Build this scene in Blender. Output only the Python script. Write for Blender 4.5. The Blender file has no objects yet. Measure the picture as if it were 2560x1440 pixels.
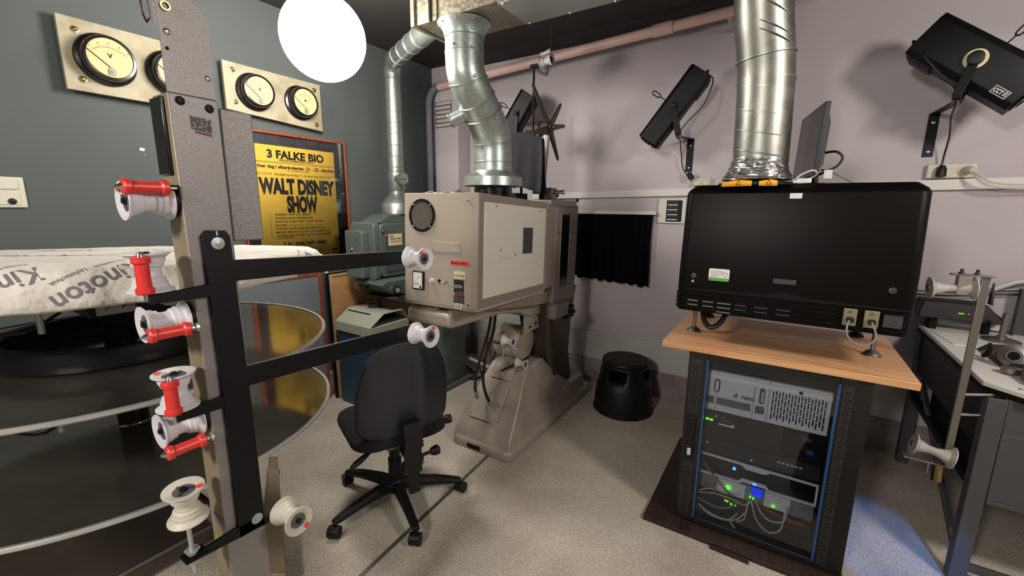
import bpy, bmesh, math, random
from mathutils import Vector, Matrix
random.seed(7)
sc = bpy.context.scene
C = sc.collection
PI = math.pi

# ------------------------------------------------------------------ camera
YAW, PITCH, ROLL = 0.5674626, 0.18798324, 0.00896307
F_PX = 1063.22
CAM_H = 1.55
fw = Vector((-math.sin(YAW) * math.cos(PITCH), math.cos(YAW) * math.cos(PITCH), -math.sin(PITCH)))
r0 = Vector((math.cos(YAW), math.sin(YAW), 0))
u0 = r0.cross(fw)
rt = r0 * math.cos(ROLL) + u0 * math.sin(ROLL)
up = u0 * math.cos(ROLL) - r0 * math.sin(ROLL)
cam = bpy.data.cameras.new('camera')
cam.sensor_width = 36.0
cam.sensor_fit = 'HORIZONTAL'
cam.lens = F_PX / 2560 * 36.0
cam.clip_start = 0.02
camo = bpy.data.objects.new('camera', cam)
C.objects.link(camo)
camo.matrix_world = Matrix(((rt.x, up.x, -fw.x, 0), (rt.y, up.y, -fw.y, 0), (rt.z, up.z, -fw.z, CAM_H), (0, 0, 0, 1)))
sc.camera = camo

# ------------------------------------------------------------------ world, exposure, lights
wd = bpy.data.worlds.new('world')
sc.world = wd
wd.use_nodes = True
bg = wd.node_tree.nodes['Background']
bg.inputs[0].default_value = (0.8, 0.85, 1.0, 1)
bg.inputs[1].default_value = 0.0
sc.view_settings.view_transform = 'Standard'
sc.view_settings.look = 'None'
sc.view_settings.gamma = 1.0
sc.view_settings.use_curve_mapping = False
sc.view_settings.exposure = 0.0


def lamp(name, kind, loc, power, col, size=0.15, target=None, **kw):
    l = bpy.data.lights.new(name, kind)
    l.energy = power
    l.color = col
    if kind in ('POINT', 'SPOT'):
        l.shadow_soft_size = size
    if kind == 'AREA':
        l.size = size
    for k, v in kw.items():
        setattr(l, k, v)
    o = bpy.data.objects.new(name, l)
    C.objects.link(o)
    o.location = loc
    if target:
        o.rotation_euler = (Vector(target) - Vector(loc)).to_track_quat('-Z', 'Y').to_euler()
    return o


WARM = (1.0, 0.935, 0.85)
GLOBE_POS = (-2.065, 1.455, 2.378)
GLOBE_R = 0.202
GLOBE_STRENGTH = 58.0
# another globe of the room, hung beyond the frame
lamp('globe_light_by_bench', 'POINT', (1.62, 1.12, 2.42), 130, WARM, 0.2)
lamp('fill_light_behind', 'POINT', (-0.7, -1.7, 2.42), 240, WARM, 0.2)  # unseen fill light behind the camera, added to brighten the room
# unseen blue spot added for the bluish patch of light on the floor
lamp('blue_patch_spot', 'SPOT', (0.95, 0.9, 1.35), 135, (0.10, 0.30, 1.0), 0.03, target=(0.56, 2.36, 0.0), spot_size=0.27, spot_blend=0.35)


# ------------------------------------------------------------------ colour and materials
def lin(h):
    h = h.lstrip('#')
    v = [int(h[i:i + 2], 16) / 255 for i in (0, 2, 4)]
    return tuple((c / 12.92 if c <= 0.04045 else ((c + 0.055) / 1.055) ** 2.4) for c in v) + (1,)


MATS = {}


def pm(name, col, rough=0.5, metal=0.0, bump=None, bdist=0.002, var=None, emit=None, trans=0.0, alpha=1.0, spec=0.5, coat=0.0, aniso=0.0):
    """bump=(scale, strength, kind)  var=(scale, colour2, contrast_lo, contrast_hi)"""
    m = bpy.data.materials.new(name)
    m.use_nodes = True
    nt = m.node_tree
    b = nt.nodes['Principled BSDF']
    b.inputs['Base Color'].default_value = lin(col)
    b.inputs['Roughness'].default_value = rough
    b.inputs['Metallic'].default_value = metal
    b.inputs['Specular IOR Level'].default_value = spec
    b.inputs['Coat Weight'].default_value = coat
    b.inputs['Alpha'].default_value = alpha
    b.inputs['Transmission Weight'].default_value = trans
    if aniso:
        b.inputs['Anisotropic'].default_value = aniso
    tc = None
    if bump or var:
        tc = nt.nodes.new('ShaderNodeTexCoord')
    if var:
        n = nt.nodes.new('ShaderNodeTexNoise')
        n.inputs['Scale'].default_value = var[0]
        n.inputs['Detail'].default_value = 5
        nt.links.new(tc.outputs['Object'], n.inputs['Vector'])
        cr = nt.nodes.new('ShaderNodeValToRGB')
        cr.color_ramp.elements[0].position = var[2]
        cr.color_ramp.elements[1].position = var[3]
        cr.color_ramp.elements[0].color = lin(var[1])
        cr.color_ramp.elements[1].color = lin(col)
        nt.links.new(n.outputs['Fac'], cr.inputs['Fac'])
        nt.links.new(cr.outputs['Color'], b.inputs['Base Color'])
    if bump:
        kind = bump[2] if len(bump) > 2 else 'noise'
        if kind == 'voronoi':
            n = nt.nodes.new('ShaderNodeTexVoronoi')
            out = n.outputs['Distance']
        else:
            n = nt.nodes.new('ShaderNodeTexNoise')
            n.inputs['Detail'].default_value = 3
            out = n.outputs['Fac']
        n.inputs['Scale'].default_value = bump[0]
        nt.links.new(tc.outputs['Object'], n.inputs['Vector'])
        bp = nt.nodes.new('ShaderNodeBump')
        bp.inputs['Strength'].default_value = bump[1]
        bp.inputs['Distance'].default_value = bdist
        nt.links.new(out, bp.inputs['Height'])
        nt.links.new(bp.outputs['Normal'], b.inputs['Normal'])
    if emit:
        b.inputs['Emission Color'].default_value = lin(emit[0])
        b.inputs['Emission Strength'].default_value = emit[1]
    MATS[name] = m
    return m


def wood(name, c1, c2, scale, rough=0.45, axis='X'):
    m = bpy.data.materials.new(name)
    m.use_nodes = True
    nt = m.node_tree
    b = nt.nodes['Principled BSDF']
    b.inputs['Roughness'].default_value = rough
    tc = nt.nodes.new('ShaderNodeTexCoord')
    mp = nt.nodes.new('ShaderNodeMapping')
    mp.inputs['Scale'].default_value = {'X': (0.6, 9, 9), 'Y': (9, 0.6, 9), 'Z': (9, 9, 0.6)}[axis]
    n = nt.nodes.new('ShaderNodeTexNoise')
    n.inputs['Scale'].default_value = scale
    n.inputs['Detail'].default_value = 6
    n.inputs['Distortion'].default_value = 0.6
    cr = nt.nodes.new('ShaderNodeValToRGB')
    cr.color_ramp.elements[0].position = 0.35
    cr.color_ramp.elements[1].position = 0.68
    cr.color_ramp.elements[0].color = lin(c1)
    cr.color_ramp.elements[1].color = lin(c2)
    nt.links.new(tc.outputs['Object'], mp.inputs['Vector'])
    nt.links.new(mp.outputs['Vector'], n.inputs['Vector'])
    nt.links.new(n.outputs['Fac'], cr.inputs['Fac'])
    nt.links.new(cr.outputs['Color'], b.inputs['Base Color'])
    return m


def metalflake(name, c1, c2, scale, r1, r2, metal=1.0):
    """galvanised sheet: crystalline spangle in colour and gloss"""
    m = bpy.data.materials.new(name)
    m.use_nodes = True
    nt = m.node_tree
    b = nt.nodes['Principled BSDF']
    b.inputs['Metallic'].default_value = metal
    tc = nt.nodes.new('ShaderNodeTexCoord')
    v = nt.nodes.new('ShaderNodeTexVoronoi')
    v.inputs['Scale'].default_value = scale
    n = nt.nodes.new('ShaderNodeTexNoise')
    n.inputs['Scale'].default_value = 6
    n.inputs['Detail'].default_value = 6
    sep = nt.nodes.new('ShaderNodeSeparateColor')
    mx = nt.nodes.new('ShaderNodeMath')
    mx.operation = 'MULTIPLY_ADD'
    mx.inputs[1].default_value = 0.5
    nt.links.new(tc.outputs['Object'], v.inputs['Vector'])
    nt.links.new(tc.outputs['Object'], n.inputs['Vector'])
    nt.links.new(v.outputs['Color'], sep.inputs[0])
    nt.links.new(sep.outputs[0], mx.inputs[0])
    hm = nt.nodes.new('ShaderNodeMath')
    hm.operation = 'MULTIPLY'
    hm.inputs[1].default_value = 0.5
    nt.links.new(n.outputs['Fac'], hm.inputs[0])
    nt.links.new(hm.outputs[0], mx.inputs[2])
    cr = nt.nodes.new('ShaderNodeValToRGB')
    cr.color_ramp.elements[0].position = 0.25
    cr.color_ramp.elements[1].position = 0.75
    cr.color_ramp.elements[0].color = lin(c1)
    cr.color_ramp.elements[1].color = lin(c2)
    nt.links.new(mx.outputs[0], cr.inputs['Fac'])
    nt.links.new(cr.outputs['Color'], b.inputs['Base Color'])
    mr = nt.nodes.new('ShaderNodeMapRange')
    mr.inputs['To Min'].default_value = r1
    mr.inputs['To Max'].default_value = r2
    nt.links.new(mx.outputs[0], mr.inputs['Value'])
    nt.links.new(mr.outputs['Result'], b.inputs['Roughness'])
    return m


M = {}
M['wall_slate'] = pm('slate_wall_paint', '#505656', 0.85, bump=(18, 0.25), var=(1.2, '#4a5050', 0.3, 0.7))
M['wall_mauve'] = pm('mauve_grey_wall_paint', '#bab2b6', 0.85, bump=(14, 0.3), var=(1.0, '#b2a9ae', 0.3, 0.7))
M['ceiling'] = pm('black_brown_ceiling_paint', '#2c2827', 0.8, bump=(12, 0.2))
M['skirting'] = pm('scuffed_mauve_skirting', '#8f8384', 0.7, var=(5, '#75696a', 0.35, 0.6))
M['dado'] = pm('grey_dado_board', '#bab7b4', 0.75, var=(3, '#adaaa7', 0.3, 0.7))
M['trunk'] = pm('white_plastic_trunking', '#cfcac6', 0.5)
M['pink_pipe'] = pm('pink_painted_pipe', '#ddb9b2', 0.45)
M['grey_pipe'] = pm('slate_painted_pipe', '#6e7273', 0.6)
M['hammer'] = pm('hammertone_grey', '#918d8b', 0.40, 0.25, bump=(600, 0.5), bdist=.0008, var=(600, '#6f6a68', 0.42, 0.58))
M['column_side'] = pm('worn_beige_steel', '#8f8168', 0.5, 0.2, var=(6, '#766a55', 0.3, 0.7))
M['blackmetal'] = pm('satin_black_steel', '#060608', 0.5, 0.0, spec=0.25)
M['blackmatte'] = pm('matt_black', '#0b0a0b', 0.8, spec=0.25)
M['blackgloss'] = pm('gloss_black', '#0a090a', 0.18)
M['blackplastic'] = pm('grained_black_plastic', '#0d0d0e', 0.5, bump=(300, 0.2), spec=0.35)
M['chairback'] = pm('smooth_black_plastic', '#212329', 0.40)
M['fabric_black'] = pm('black_seat_fabric', '#131315', 0.95, bump=(400, 0.6))
M['white_plastic'] = pm('white_nylon', '#cbc8ce', 0.35, spec=0.4)
M['cream_plastic'] = pm('aged_white_plastic', '#c2bdae', 0.45)
M['red_plastic'] = pm('red_plastic', '#d0322c', 0.38)
M['red_tape'] = pm('red_tape', '#ea4330', 0.5)
M['chrome'] = pm('bright_steel', '#c9c7c4', 0.22, 1.0)
M['steel'] = pm('dull_steel', '#8f8b86', 0.42, 1.0)
M['zinc'] = pm('zinc_plated_steel', '#a9afad', 0.4, 0.5)
M['galv'] = metalflake('galvanised_duct', '#9ba4a0', '#a8b1ac', 60, 0.34, 0.42, 0.85)
M['galv_old'] = metalflake('spangled_galvanised_sheet', '#7d7764', '#a39d89', 80, 0.34, 0.55, 0.8)
M['galv_spiral'] = metalflake('spiral_duct_zinc', '#85857e', '#94948d', 24, 0.38, 0.46, 0.95)
M['foil'] = pm('crinkled_foil', '#d0d0cf', 0.22, 0.95, bump=(70, 0.6))
M['platter'] = metalflake('brushed_platter_steel', '#a8a399', '#b3aea3', 8, 0.09, 0.14, 0.92)
M['platter_edge'] = pm('platter_rim', '#c6c6c4', 0.32, 0.6)
M['cover'] = pm('white_tyvek_cover', '#cbc7bd', 0.7, bump=(20, 1.0), bdist=.012, var=(5, '#bfbab0', 0.35, 0.65))
M['print_grey'] = pm('grey_printing_ink', '#6a686d', 0.8)
M['print_orange'] = pm('orange_printing_ink', '#c4583a', 0.8)
M['marble'] = pm('cream_marble', '#9d957f', 0.55, var=(7, '#8b8269', 0.4, 0.55), spec=0.3)
M['bakelite'] = pm('black_bakelite', '#121012', 0.25)
M['dial'] = pm('cream_dial', '#c8ae80', 0.6, spec=0.2)
M['ink'] = pm('black_ink', '#17140f', 0.7)
M['ink_faint'] = pm('faded_ink', '#6e5d42', 0.8)
M['brass'] = pm('aged_brass', '#9a8a62', 0.35, 1.0)
M['orange_wood'] = wood('red_brown_frame', '#7f3520', '#a04a2a', 5, 0.4, 'Z')
M['mat_board'] = pm('charcoal_mount', '#37353a', 0.6, bump=(30, 0.2))
M['poster'] = pm('yellow_poster_paper', '#f3c850', 0.8, var=(2.5, '#ebbb42', 0.3, 0.7))

def clear_glass(name, tint, refl=0.02, ior=1.45):
    m = bpy.data.materials.new(name)
    m.use_nodes = True
    nt = m.node_tree
    nt.nodes.remove(nt.nodes['Principled BSDF'])
    tr = nt.nodes.new('ShaderNodeBsdfTransparent')
    tr.inputs['Color'].default_value = lin(tint)
    gl = nt.nodes.new('ShaderNodeBsdfGlossy')
    gl.inputs['Roughness'].default_value = refl
    fr = nt.nodes.new('ShaderNodeFresnel')
    fr.inputs['IOR'].default_value = ior
    mx = nt.nodes.new('ShaderNodeMixShader')
    nt.links.new(fr.outputs[0], mx.inputs[0])
    nt.links.new(tr.outputs[0], mx.inputs[1])
    nt.links.new(gl.outputs[0], mx.inputs[2])
    nt.links.new(mx.outputs[0], nt.nodes['Material Output'].inputs['Surface'])
    return m


M['glass'] = clear_glass('picture_glass', '#f6f8f8')
M['lamphouse'] = pm('beige_enamel', '#a59a8c', 0.42, bump=(60, 0.06))
M['lamphouse_dark'] = pm('taupe_enamel', '#857a70', 0.42, bump=(60, 0.06))
M['casting'] = pm('taupe_metallic_casting', '#aba095', 0.34, 0.15, bump=(25, 0.08), var=(8, '#9b9186', 0.3, 0.6))
M['cream_panel'] = pm('cream_enamel', '#d3d0c5', 0.45)
M['darkpatch'] = pm('charcoal_patch', '#3b3a3d', 0.7)
M['label_white'] = pm('white_label', '#dcdad5', 0.6)
M['label_cream'] = pm('cream_label', '#d9cba2', 0.6)
M['label_maroon'] = pm('maroon_label', '#6b2f35', 0.6)
M['label_green'] = pm('green_label', '#5aa637', 0.6)
M['label_yellow'] = pm('yellow_label', '#eaa61c', 0.5)
M['green_enamel'] = pm('grey_green_enamel', '#596460', 0.32, 0.15, bump=(40, 0.06))
M['green_dark'] = pm('dark_green_grey_enamel', '#4a5350', 0.4, 0.1)
M['cab_blue'] = pm('petrol_blue_enamel', '#1f4255', 0.45)
M['hood_grey'] = pm('pale_grey_green_enamel', '#a7ab9a', 0.45)
M['cork'] = pm('tan_hardboard', '#b98e5c', 0.75, var=(40, '#a97f50', 0.35, 0.65))
M['frame_white'] = pm('white_frame', '#d3d6cf', 0.5)
M['pale_wood'] = wood('pale_wood', '#9c7d5c', '#bb9a75', 6, 0.5, 'Z')
M['grey_glass'] = pm('blue_grey_print', '#6e767c', 0.25)
M['beech'] = wood('beech_laminate', '#bb845a', '#d8a878', 5, 0.42, 'X')
M['dark_board'] = wood('dark_stained_board', '#22150f', '#33221a', 6, 0.55, 'Y')
M['rackblack'] = pm('rack_black_steel', '#0d0c0d', 0.5)
M['rackperf'] = pm('rack_perforated_steel', '#211f1f', 0.55)
M['blue_glint'] = pm('glass_edge_blue_glint', '#214a80', 0.3)  # blue light reflected in the door's glass edges, put into their colour
M['door_glass'] = clear_glass('smoked_door_glass', '#eceef3', 0.03)
M['server_grey'] = pm('silver_grey_bezel', '#d9d9d8', 0.5, 0.0)
M['server_light'] = pm('pale_bezel_strip', '#f0f0e6', 0.5)
M['unit_dark'] = pm('dark_rack_unit', '#242325', 0.5)
M['led_green'] = pm('green_led', '#3cff1e', 0.4, emit=('#4cff10', 5.0))
M['led_blue'] = pm('blue_led', '#1e50ff', 0.4, emit=('#2060ff', 9.0))
M['led_dimblue'] = pm('blue_lit_plug', '#1030d0', 0.4, emit=('#1038ff', 0.7))
M['led_red'] = pm('red_led', '#ff4020', 0.4, emit=('#ff5030', 3.0))
M['cable_white'] = pm('white_cable', '#b9b5ad', 0.5)
M['cable_grey'] = pm('grey_cable', '#7d7b78', 0.5)
M['cable_red'] = pm('red_cable', '#a8442f', 0.5)
M['cable_black'] = pm('black_cable', '#0e0e0f', 0.5)
M['cable_blue'] = pm('blue_cable', '#2c4a78', 0.5)
M['dp_black'] = pm('black_projector_shell', '#0a0706', 0.40, bump=(500, 0.08), spec=0.12)
M['bench_white'] = pm('white_laminate', '#dedad4', 0.45)
M['bench_steel'] = pm('grey_painted_steel', '#444244', 0.5)
M['curtain'] = pm('black_velvet', '#08080a', 0.95, spec=0.1)
M['towel'] = pm('charcoal_towel', '#2b2a30', 0.98, bump=(200, 0.7))
M['screen'] = pm('grey_monitor_screen', '#463f41', 0.35)
M['monitor_grey'] = pm('silver_black_plastic', '#37393b', 0.4)
M['rubber_blue'] = pm('blue_grey_connector', '#6f7f86', 0.5)
M['spoke'] = pm('bronze_grey_casting', '#4d443d', 0.4, 0.3)
M['opal'] = pm('opal_glass', '#fff4e2', 0.3, emit=('#fff0dc', GLOBE_STRENGTH))
M['rail_metal'] = pm('grey_floor_strip', '#6f7572', 0.45, 0.7)
M['teal'] = pm('dark_teal_enamel', '#1c3a3d', 0.4)
M['opal'].node_tree.nodes['Principled BSDF'].inputs['Emission Color'].default_value = WARM + (1,)


def carpet():
    m = bpy.data.materials.new('beige_loop_carpet')
    m.use_nodes = True
    nt = m.node_tree
    b = nt.nodes['Principled BSDF']
    b.inputs['Roughness'].default_value = 0.97
    b.inputs['Specular IOR Level'].default_value = 0.1
    tc = nt.nodes.new('ShaderNodeTexCoord')
    big = nt.nodes.new('ShaderNodeTexNoise')
    big.inputs['Scale'].default_value = 1.7
    big.inputs['Detail'].default_value = 5
    cr = nt.nodes.new('ShaderNodeValToRGB')
    cr.color_ramp.elements[0].position = 0.32
    cr.color_ramp.elements[1].position = 0.62
    cr.color_ramp.elements[0].color = lin('#a99f92')
    cr.color_ramp.elements[1].color = lin('#c8c0b2')
    fine = nt.nodes.new('ShaderNodeTexNoise')
    fine.inputs['Scale'].default_value = 165
    fine.inputs['Detail'].default_value = 2
    cf = nt.nodes.new('ShaderNodeValToRGB')
    cf.color_ramp.elements[0].position = 0.38
    cf.color_ramp.elements[1].position = 0.62
    cf.color_ramp.elements[0].color = (0.72, 0.72, 0.72, 1)
    cf.color_ramp.elements[1].color = (1.12, 1.12, 1.12, 1)
    mul = nt.nodes.new('ShaderNodeMix')
    mul.data_type = 'RGBA'
    mul.blend_type = 'MULTIPLY'
    mul.inputs['Factor'].default_value = 1.0
    bp = nt.nodes.new('ShaderNodeBump')
    bp.inputs['Strength'].default_value = 0.9
    bp.inputs['Distance'].default_value = 0.004
    for n in (big, fine):
        nt.links.new(tc.outputs['Object'], n.inputs['Vector'])
    nt.links.new(big.outputs['Fac'], cr.inputs['Fac'])
    nt.links.new(fine.outputs['Fac'], cf.inputs['Fac'])
    nt.links.new(cr.outputs['Color'], mul.inputs['A'])
    nt.links.new(cf.outputs['Color'], mul.inputs['B'])
    nt.links.new(mul.outputs['Result'], b.inputs['Base Color'])
    nt.links.new(fine.outputs['Fac'], bp.inputs['Height'])
    nt.links.new(bp.outputs['Normal'], b.inputs['Normal'])
    return m


M['carpet'] = carpet()
M['shaded_casting'] = pm('shade_toned_casting', '#4b423b', 0.4, 0.15)  # shade on the pedestal column put into a darker casting colour
M['base_brown'] = pm('brown_base_plate', '#4a4037', 0.6, var=(4, '#3c332b', 0.3, 0.7))
M['spool_grey'] = pm('worn_grey_white_spool', '#a8a49e', 0.5, var=(30, '#96918a', 0.35, 0.65))
M['bearing_grey'] = pm('bearing_grey', '#55565f', 0.4)
M['grille'] = pm('grey_grille_wire', '#9c968c', 0.5)
M['soot'] = pm('brown_soot', '#4f4038', 0.9)


# ------------------------------------------------------------------ mesh builder
def V(*a):
    return Vector(a[0]) if len(a) == 1 else Vector(a)


def frame_from(axis, ref=None):
    z = Vector(axis).normalized()
    ref = Vector(ref) if ref else (Vector((0, 0, 1)) if abs(z.z) < 0.9 else Vector((0, 1, 0)))
    x = ref.cross(z).normalized()
    y = z.cross(x)
    return Matrix((x, y, z)).transposed()


class MB:
    """collects shapes in room coordinates and links them as ONE mesh object"""

    def __init__(self, T=None):
        self.bm = bmesh.new()
        self.T = T or Matrix.Identity(4)

    def v(self, p):
        return self.bm.verts.new(self.T @ Vector(p))

    def f(self, vs, mi=0):
        try:
            fa = self.bm.faces.new(vs)
            fa.material_index = mi
            return fa
        except ValueError:
            return None

    def box(self, lo, hi, mi=0, R=None, c=None):
        pts = [(x, y, z) for z in (lo[2], hi[2]) for y in (lo[1], hi[1]) for x in (lo[0], hi[0])]
        if R is not None:
            c = Vector(c) if c else (Vector(lo) + Vector(hi)) / 2
            pts = [c + R @ (Vector(p) - c) for p in pts]
        vs = [self.v(p) for p in pts]
        for q in ((0, 2, 3, 1), (4, 5, 7, 6), (0, 1, 5, 4), (2, 6, 7, 3), (0, 4, 6, 2), (1, 3, 7, 5)):
            self.f([vs[i] for i in q], mi)
        return self

    def loft(self, rings, cap=True, mi=0, closed=True):
        R = [[self.v(p) for p in r] for r in rings]
        n = len(R[0])
        for a, b in zip(R, R[1:]):
            for i in range(n if closed else n - 1):
                j = (i + 1) % n
                self.f((a[i], a[j], b[j], b[i]), mi)
        if cap:
            self.f(list(reversed(R[0])), mi)
            self.f(R[-1], mi)
        return self

    def prism(self, poly, axis, a, b, mi=0):
        """poly in the plane across axis ('x': (y,z), 'y': (x,z), 'z': (x,y))"""
        def p3(p, t):
            return {'x': (t, p[0], p[1]), 'y': (p[0], t, p[1]), 'z': (p[0], p[1], t)}[axis]
        return self.loft([[p3(p, a) for p in poly], [p3(p, b) for p in poly]], mi=mi)

    def lathe(self, prof, origin, axis=(0, 0, 1), seg=32, mi=0, cap=True, ref=None):
        """prof: list of (radius, height along axis)"""
        Fm = frame_from(axis, ref)
        o = Vector(origin)
        rings = []
        for r, h in prof:
            r = max(r, 1e-5)
            rings.append([o + Fm @ Vector((r * math.cos(2 * PI * i / seg), r * math.sin(2 * PI * i / seg), h)) for i in range(seg)])
        return self.loft(rings, cap=cap, mi=mi)

    def cyl(self, p0, p1, r0, r1=None, seg=20, mi=0):
        p0, p1 = Vector(p0), Vector(p1)
        d = p1 - p0
        return self.lathe([(r0, 0), (r0 if r1 is None else r1, d.length)], p0, d, seg, mi)

    def tube(self, pts, r, seg=8, mi=0, smooth=0, closed=False):
        pts = [Vector(p) for p in pts]
        if smooth:
            pts = catmull(pts, smooth)
        rs = r if isinstance(r, (list, tuple)) else None
        rings = []
        prev = None
        n = len(pts)
        for i, p in enumerate(pts):
            d = (pts[min(i + 1, n - 1)] - pts[max(i - 1, 0)])
            if d.length < 1e-9:
                d = Vector((0, 0, 1))
            d.normalize()
            if prev is None:
                x = frame_from(d).col[0]
            else:
                x = prev - d * prev.dot(d)
                if x.length < 1e-6:
                    x = frame_from(d).col[0]
                x.normalize()
            prev = x.copy()
            y = d.cross(x)
            rr = r
            if rs is not None:
                q_ = i / max(n - 1, 1) * (len(rs) - 1)
                k_ = min(int(q_), len(rs) - 2)
                rr = rs[k_] + (rs[k_ + 1] - rs[k_]) * (q_ - k_)
            rings.append([p + (x * math.cos(2 * PI * k / seg) + y * math.sin(2 * PI * k / seg)) * rr for k in range(seg)])
        return self.loft(rings, mi=mi)

    def disc(self, c, r, axis, mi=0, seg=24, t=0.001):
        return self.lathe([(r, 0), (r, t)], c, axis, seg, mi)

    def quad(self, a, b, c, d, mi=0):
        self.f([self.v(p) for p in (a, b, c, d)], mi)
        return self

    def grid(self, fn, nu, nv, mi=0, closed_u=False):
        G = [[self.v(fn(i / (nu if closed_u else nu - 1), j / (nv - 1))) for i in range(nu)] for j in range(nv)]
        for j in range(nv - 1):
            for i in range(nu if closed_u else nu - 1):
                k = (i + 1) % nu
                self.f((G[j][i], G[j][k], G[j + 1][k], G[j + 1][i]), mi)
        return self

    def text(self, s, h, origin, xd, yd, width=None, bold=0.0, align='LEFT', mi=0, depth=0.0008, warp=None):
        cu = bpy.data.curves.new('lettering', 'FONT')
        cu.body = s
        cu.size = 1.0
        cu.offset = bold
        cu.resolution_u = 3
        cu.fill_mode = 'FRONT'
        ob = bpy.data.objects.new('lettering', cu)
        C.objects.link(ob)
        dg = bpy.context.evaluated_depsgraph_get()
        me = bpy.data.meshes.new_from_object(ob.evaluated_get(dg))
        bpy.data.objects.remove(ob)
        bpy.data.curves.remove(cu)
        if not me.vertices:
            return self
        xs = [v.co.x for v in me.vertices]
        x0, x1 = min(xs), max(xs)
        cap = 0.70
        sy = h / cap
        sx = sy if width is None else width / max(x1 - x0, 1e-6)
        w = (x1 - x0) * sx
        off = {'LEFT': 0, 'CENTER': -w / 2, 'RIGHT': -w}[align]
        o, xd, yd = Vector(origin), Vector(xd).normalized(), Vector(yd).normalized()
        nz = xd.cross(yd)
        vs = []
        for v in me.vertices:
            u, t = (v.co.x - x0) * sx + off, v.co.y * sy
            p = warp(u, t) if warp else o + xd * u + yd * t + nz * depth
            vs.append(self.v(p))
        for pl in me.polygons:
            self.f([vs[i] for i in pl.vertices], mi)
        bpy.data.meshes.remove(me)
        return self

    def build(self, name, mats, parent=None, bevel=0.0, seg=2, angle=35, smooth=True, origin=None, label=None, mesh_only=False, subsurf=0, solid=0, recalc=True):
        bm = self.bm
        if recalc:
            bmesh.ops.recalc_face_normals(bm, faces=bm.faces)
        o3 = Vector((0, 0, 0))
        if mesh_only:
            pass
        elif parent is not None:
            q = parent
            while q is not None:
                o3 = o3 + q.location
                q = q.parent
        elif origin is not None:
            o3 = Vector(origin)
        else:
            lo = [min(v.co[i] for v in bm.verts) for i in range(3)]
            hi = [max(v.co[i] for v in bm.verts) for i in range(3)]
            o3 = Vector(((lo[0] + hi[0]) / 2, (lo[1] + hi[1]) / 2, lo[2]))
        bmesh.ops.translate(bm, verts=bm.verts, vec=-o3)
        me = bpy.data.meshes.new(name)
        bm.to_mesh(me)
        bm.free()
        for m in (mats if isinstance(mats, (list, tuple)) else [mats]):
            me.materials.append(M[m] if isinstance(m, str) else m)
        if smooth:
            me.polygons.foreach_set('use_smooth', [True] * len(me.polygons))
            me.set_sharp_from_angle(angle=math.radians(angle))
        if mesh_only:
            return me
        o = bpy.data.objects.new(name, me)
        C.objects.link(o)
        if parent is not None:
            o.parent = parent
        else:
            o.location = o3
        if solid:
            md = o.modifiers.new('solid', 'SOLIDIFY')
            md.thickness = solid
        if bevel:
            md = o.modifiers.new('bevel', 'BEVEL')
            md.width = bevel
            md.segments = seg
            md.limit_method = 'ANGLE'
            md.angle_limit = math.radians(30)
            md.harden_normals = False
        if subsurf:
            md = o.modifiers.new('sub', 'SUBSURF')
            md.levels = subsurf
            md.render_levels = subsurf
        if label:
            o['label'] = label
        return o


def catmull(P, n):
    out = []
    for i in range(len(P) - 1):
        a, b, c, d = P[max(i - 1, 0)], P[i], P[i + 1], P[min(i + 2, len(P) - 1)]
        for k in range(n):
            t = k / n
            out.append(0.5 * ((2 * b) + (c - a) * t + (2 * a - 5 * b + 4 * c - d) * t * t + (3 * b - a - 3 * c + d) * t ** 3))
    out.append(P[-1])
    return out


def thing(name, label, cat, loc=(0, 0, 0), group=None):
    o = bpy.data.objects.new(name, None)
    o.empty_display_size = 0.05
    C.objects.link(o)
    o.location = loc
    return tag(o, label, cat, group)


def tag(o, label, cat, group=None):
    o['label'] = label
    o['category'] = cat
    if group:
        o['group'] = group
    return o


def struct(o):
    o['kind'] = 'structure'
    return o


def copy_tree(o, parent=None):
    c = o.copy()
    C.objects.link(c)
    c.parent = parent
    for ch in list(o.children):
        copy_tree(ch, c)
    return c


def rrect(x0, y0, x1, y1, r, n=5):
    pts = []
    for cx, cy, a in ((x1 - r, y0 + r, -90), (x1 - r, y1 - r, 0), (x0 + r, y1 - r, 90), (x0 + r, y0 + r, 180)):
        for k in range(n + 1):
            t = math.radians(a + 90 * k / n)
            pts.append((cx + r * math.cos(t), cy + r * math.sin(t)))
    return pts

# ================================================================== THE SETTING
XL, XR, YF, YB, ZC = -3.06, 3.2, -2.6, 3.5, 2.86
struct(MB().box((XL - .1, YF - .1, -.12), (XR + .1, YB + .1, 0)).build('floor', 'carpet'))
struct(MB().box((XL - .1, YF - .1, ZC), (XR + .1, YB + .1, ZC + .12)).build('ceiling', 'ceiling'))
wl = struct(MB().box((XL - .1, YF - .1, 0), (XL, YB + .1, ZC)).build('wall_left', 'wall_slate'))
struct(MB().box((XL, YB, 0), (XR, YB + .1, ZC)).build('wall_back', 'wall_mauve'))
struct(MB().box((XR, YF - .1, 0), (XR + .1, YB + .1, ZC)).build('wall_right', 'wall_mauve'))
struct(MB().box((XL, YF - .1, 0), (XR, YF, ZC)).build('wall_front', 'wall_slate'))
chip = MB()
chip.prism([(0.955, 1.840), (0.975, 1.838), (0.980, 1.852), (0.958, 1.856)], 'x', XL, XL + .0012)
chip.prism([(0.972, 1.818), (0.978, 1.818), (0.977, 1.823)], 'x', XL, XL + .0012)
struct(chip.build('trim_6', 'label_white'))
# chimney breast in the corner
struct(MB().box((XL, 3.31, 0), (-2.74, YB, ZC)).build('trim_1', 'wall_mauve', bevel=.006))
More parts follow.
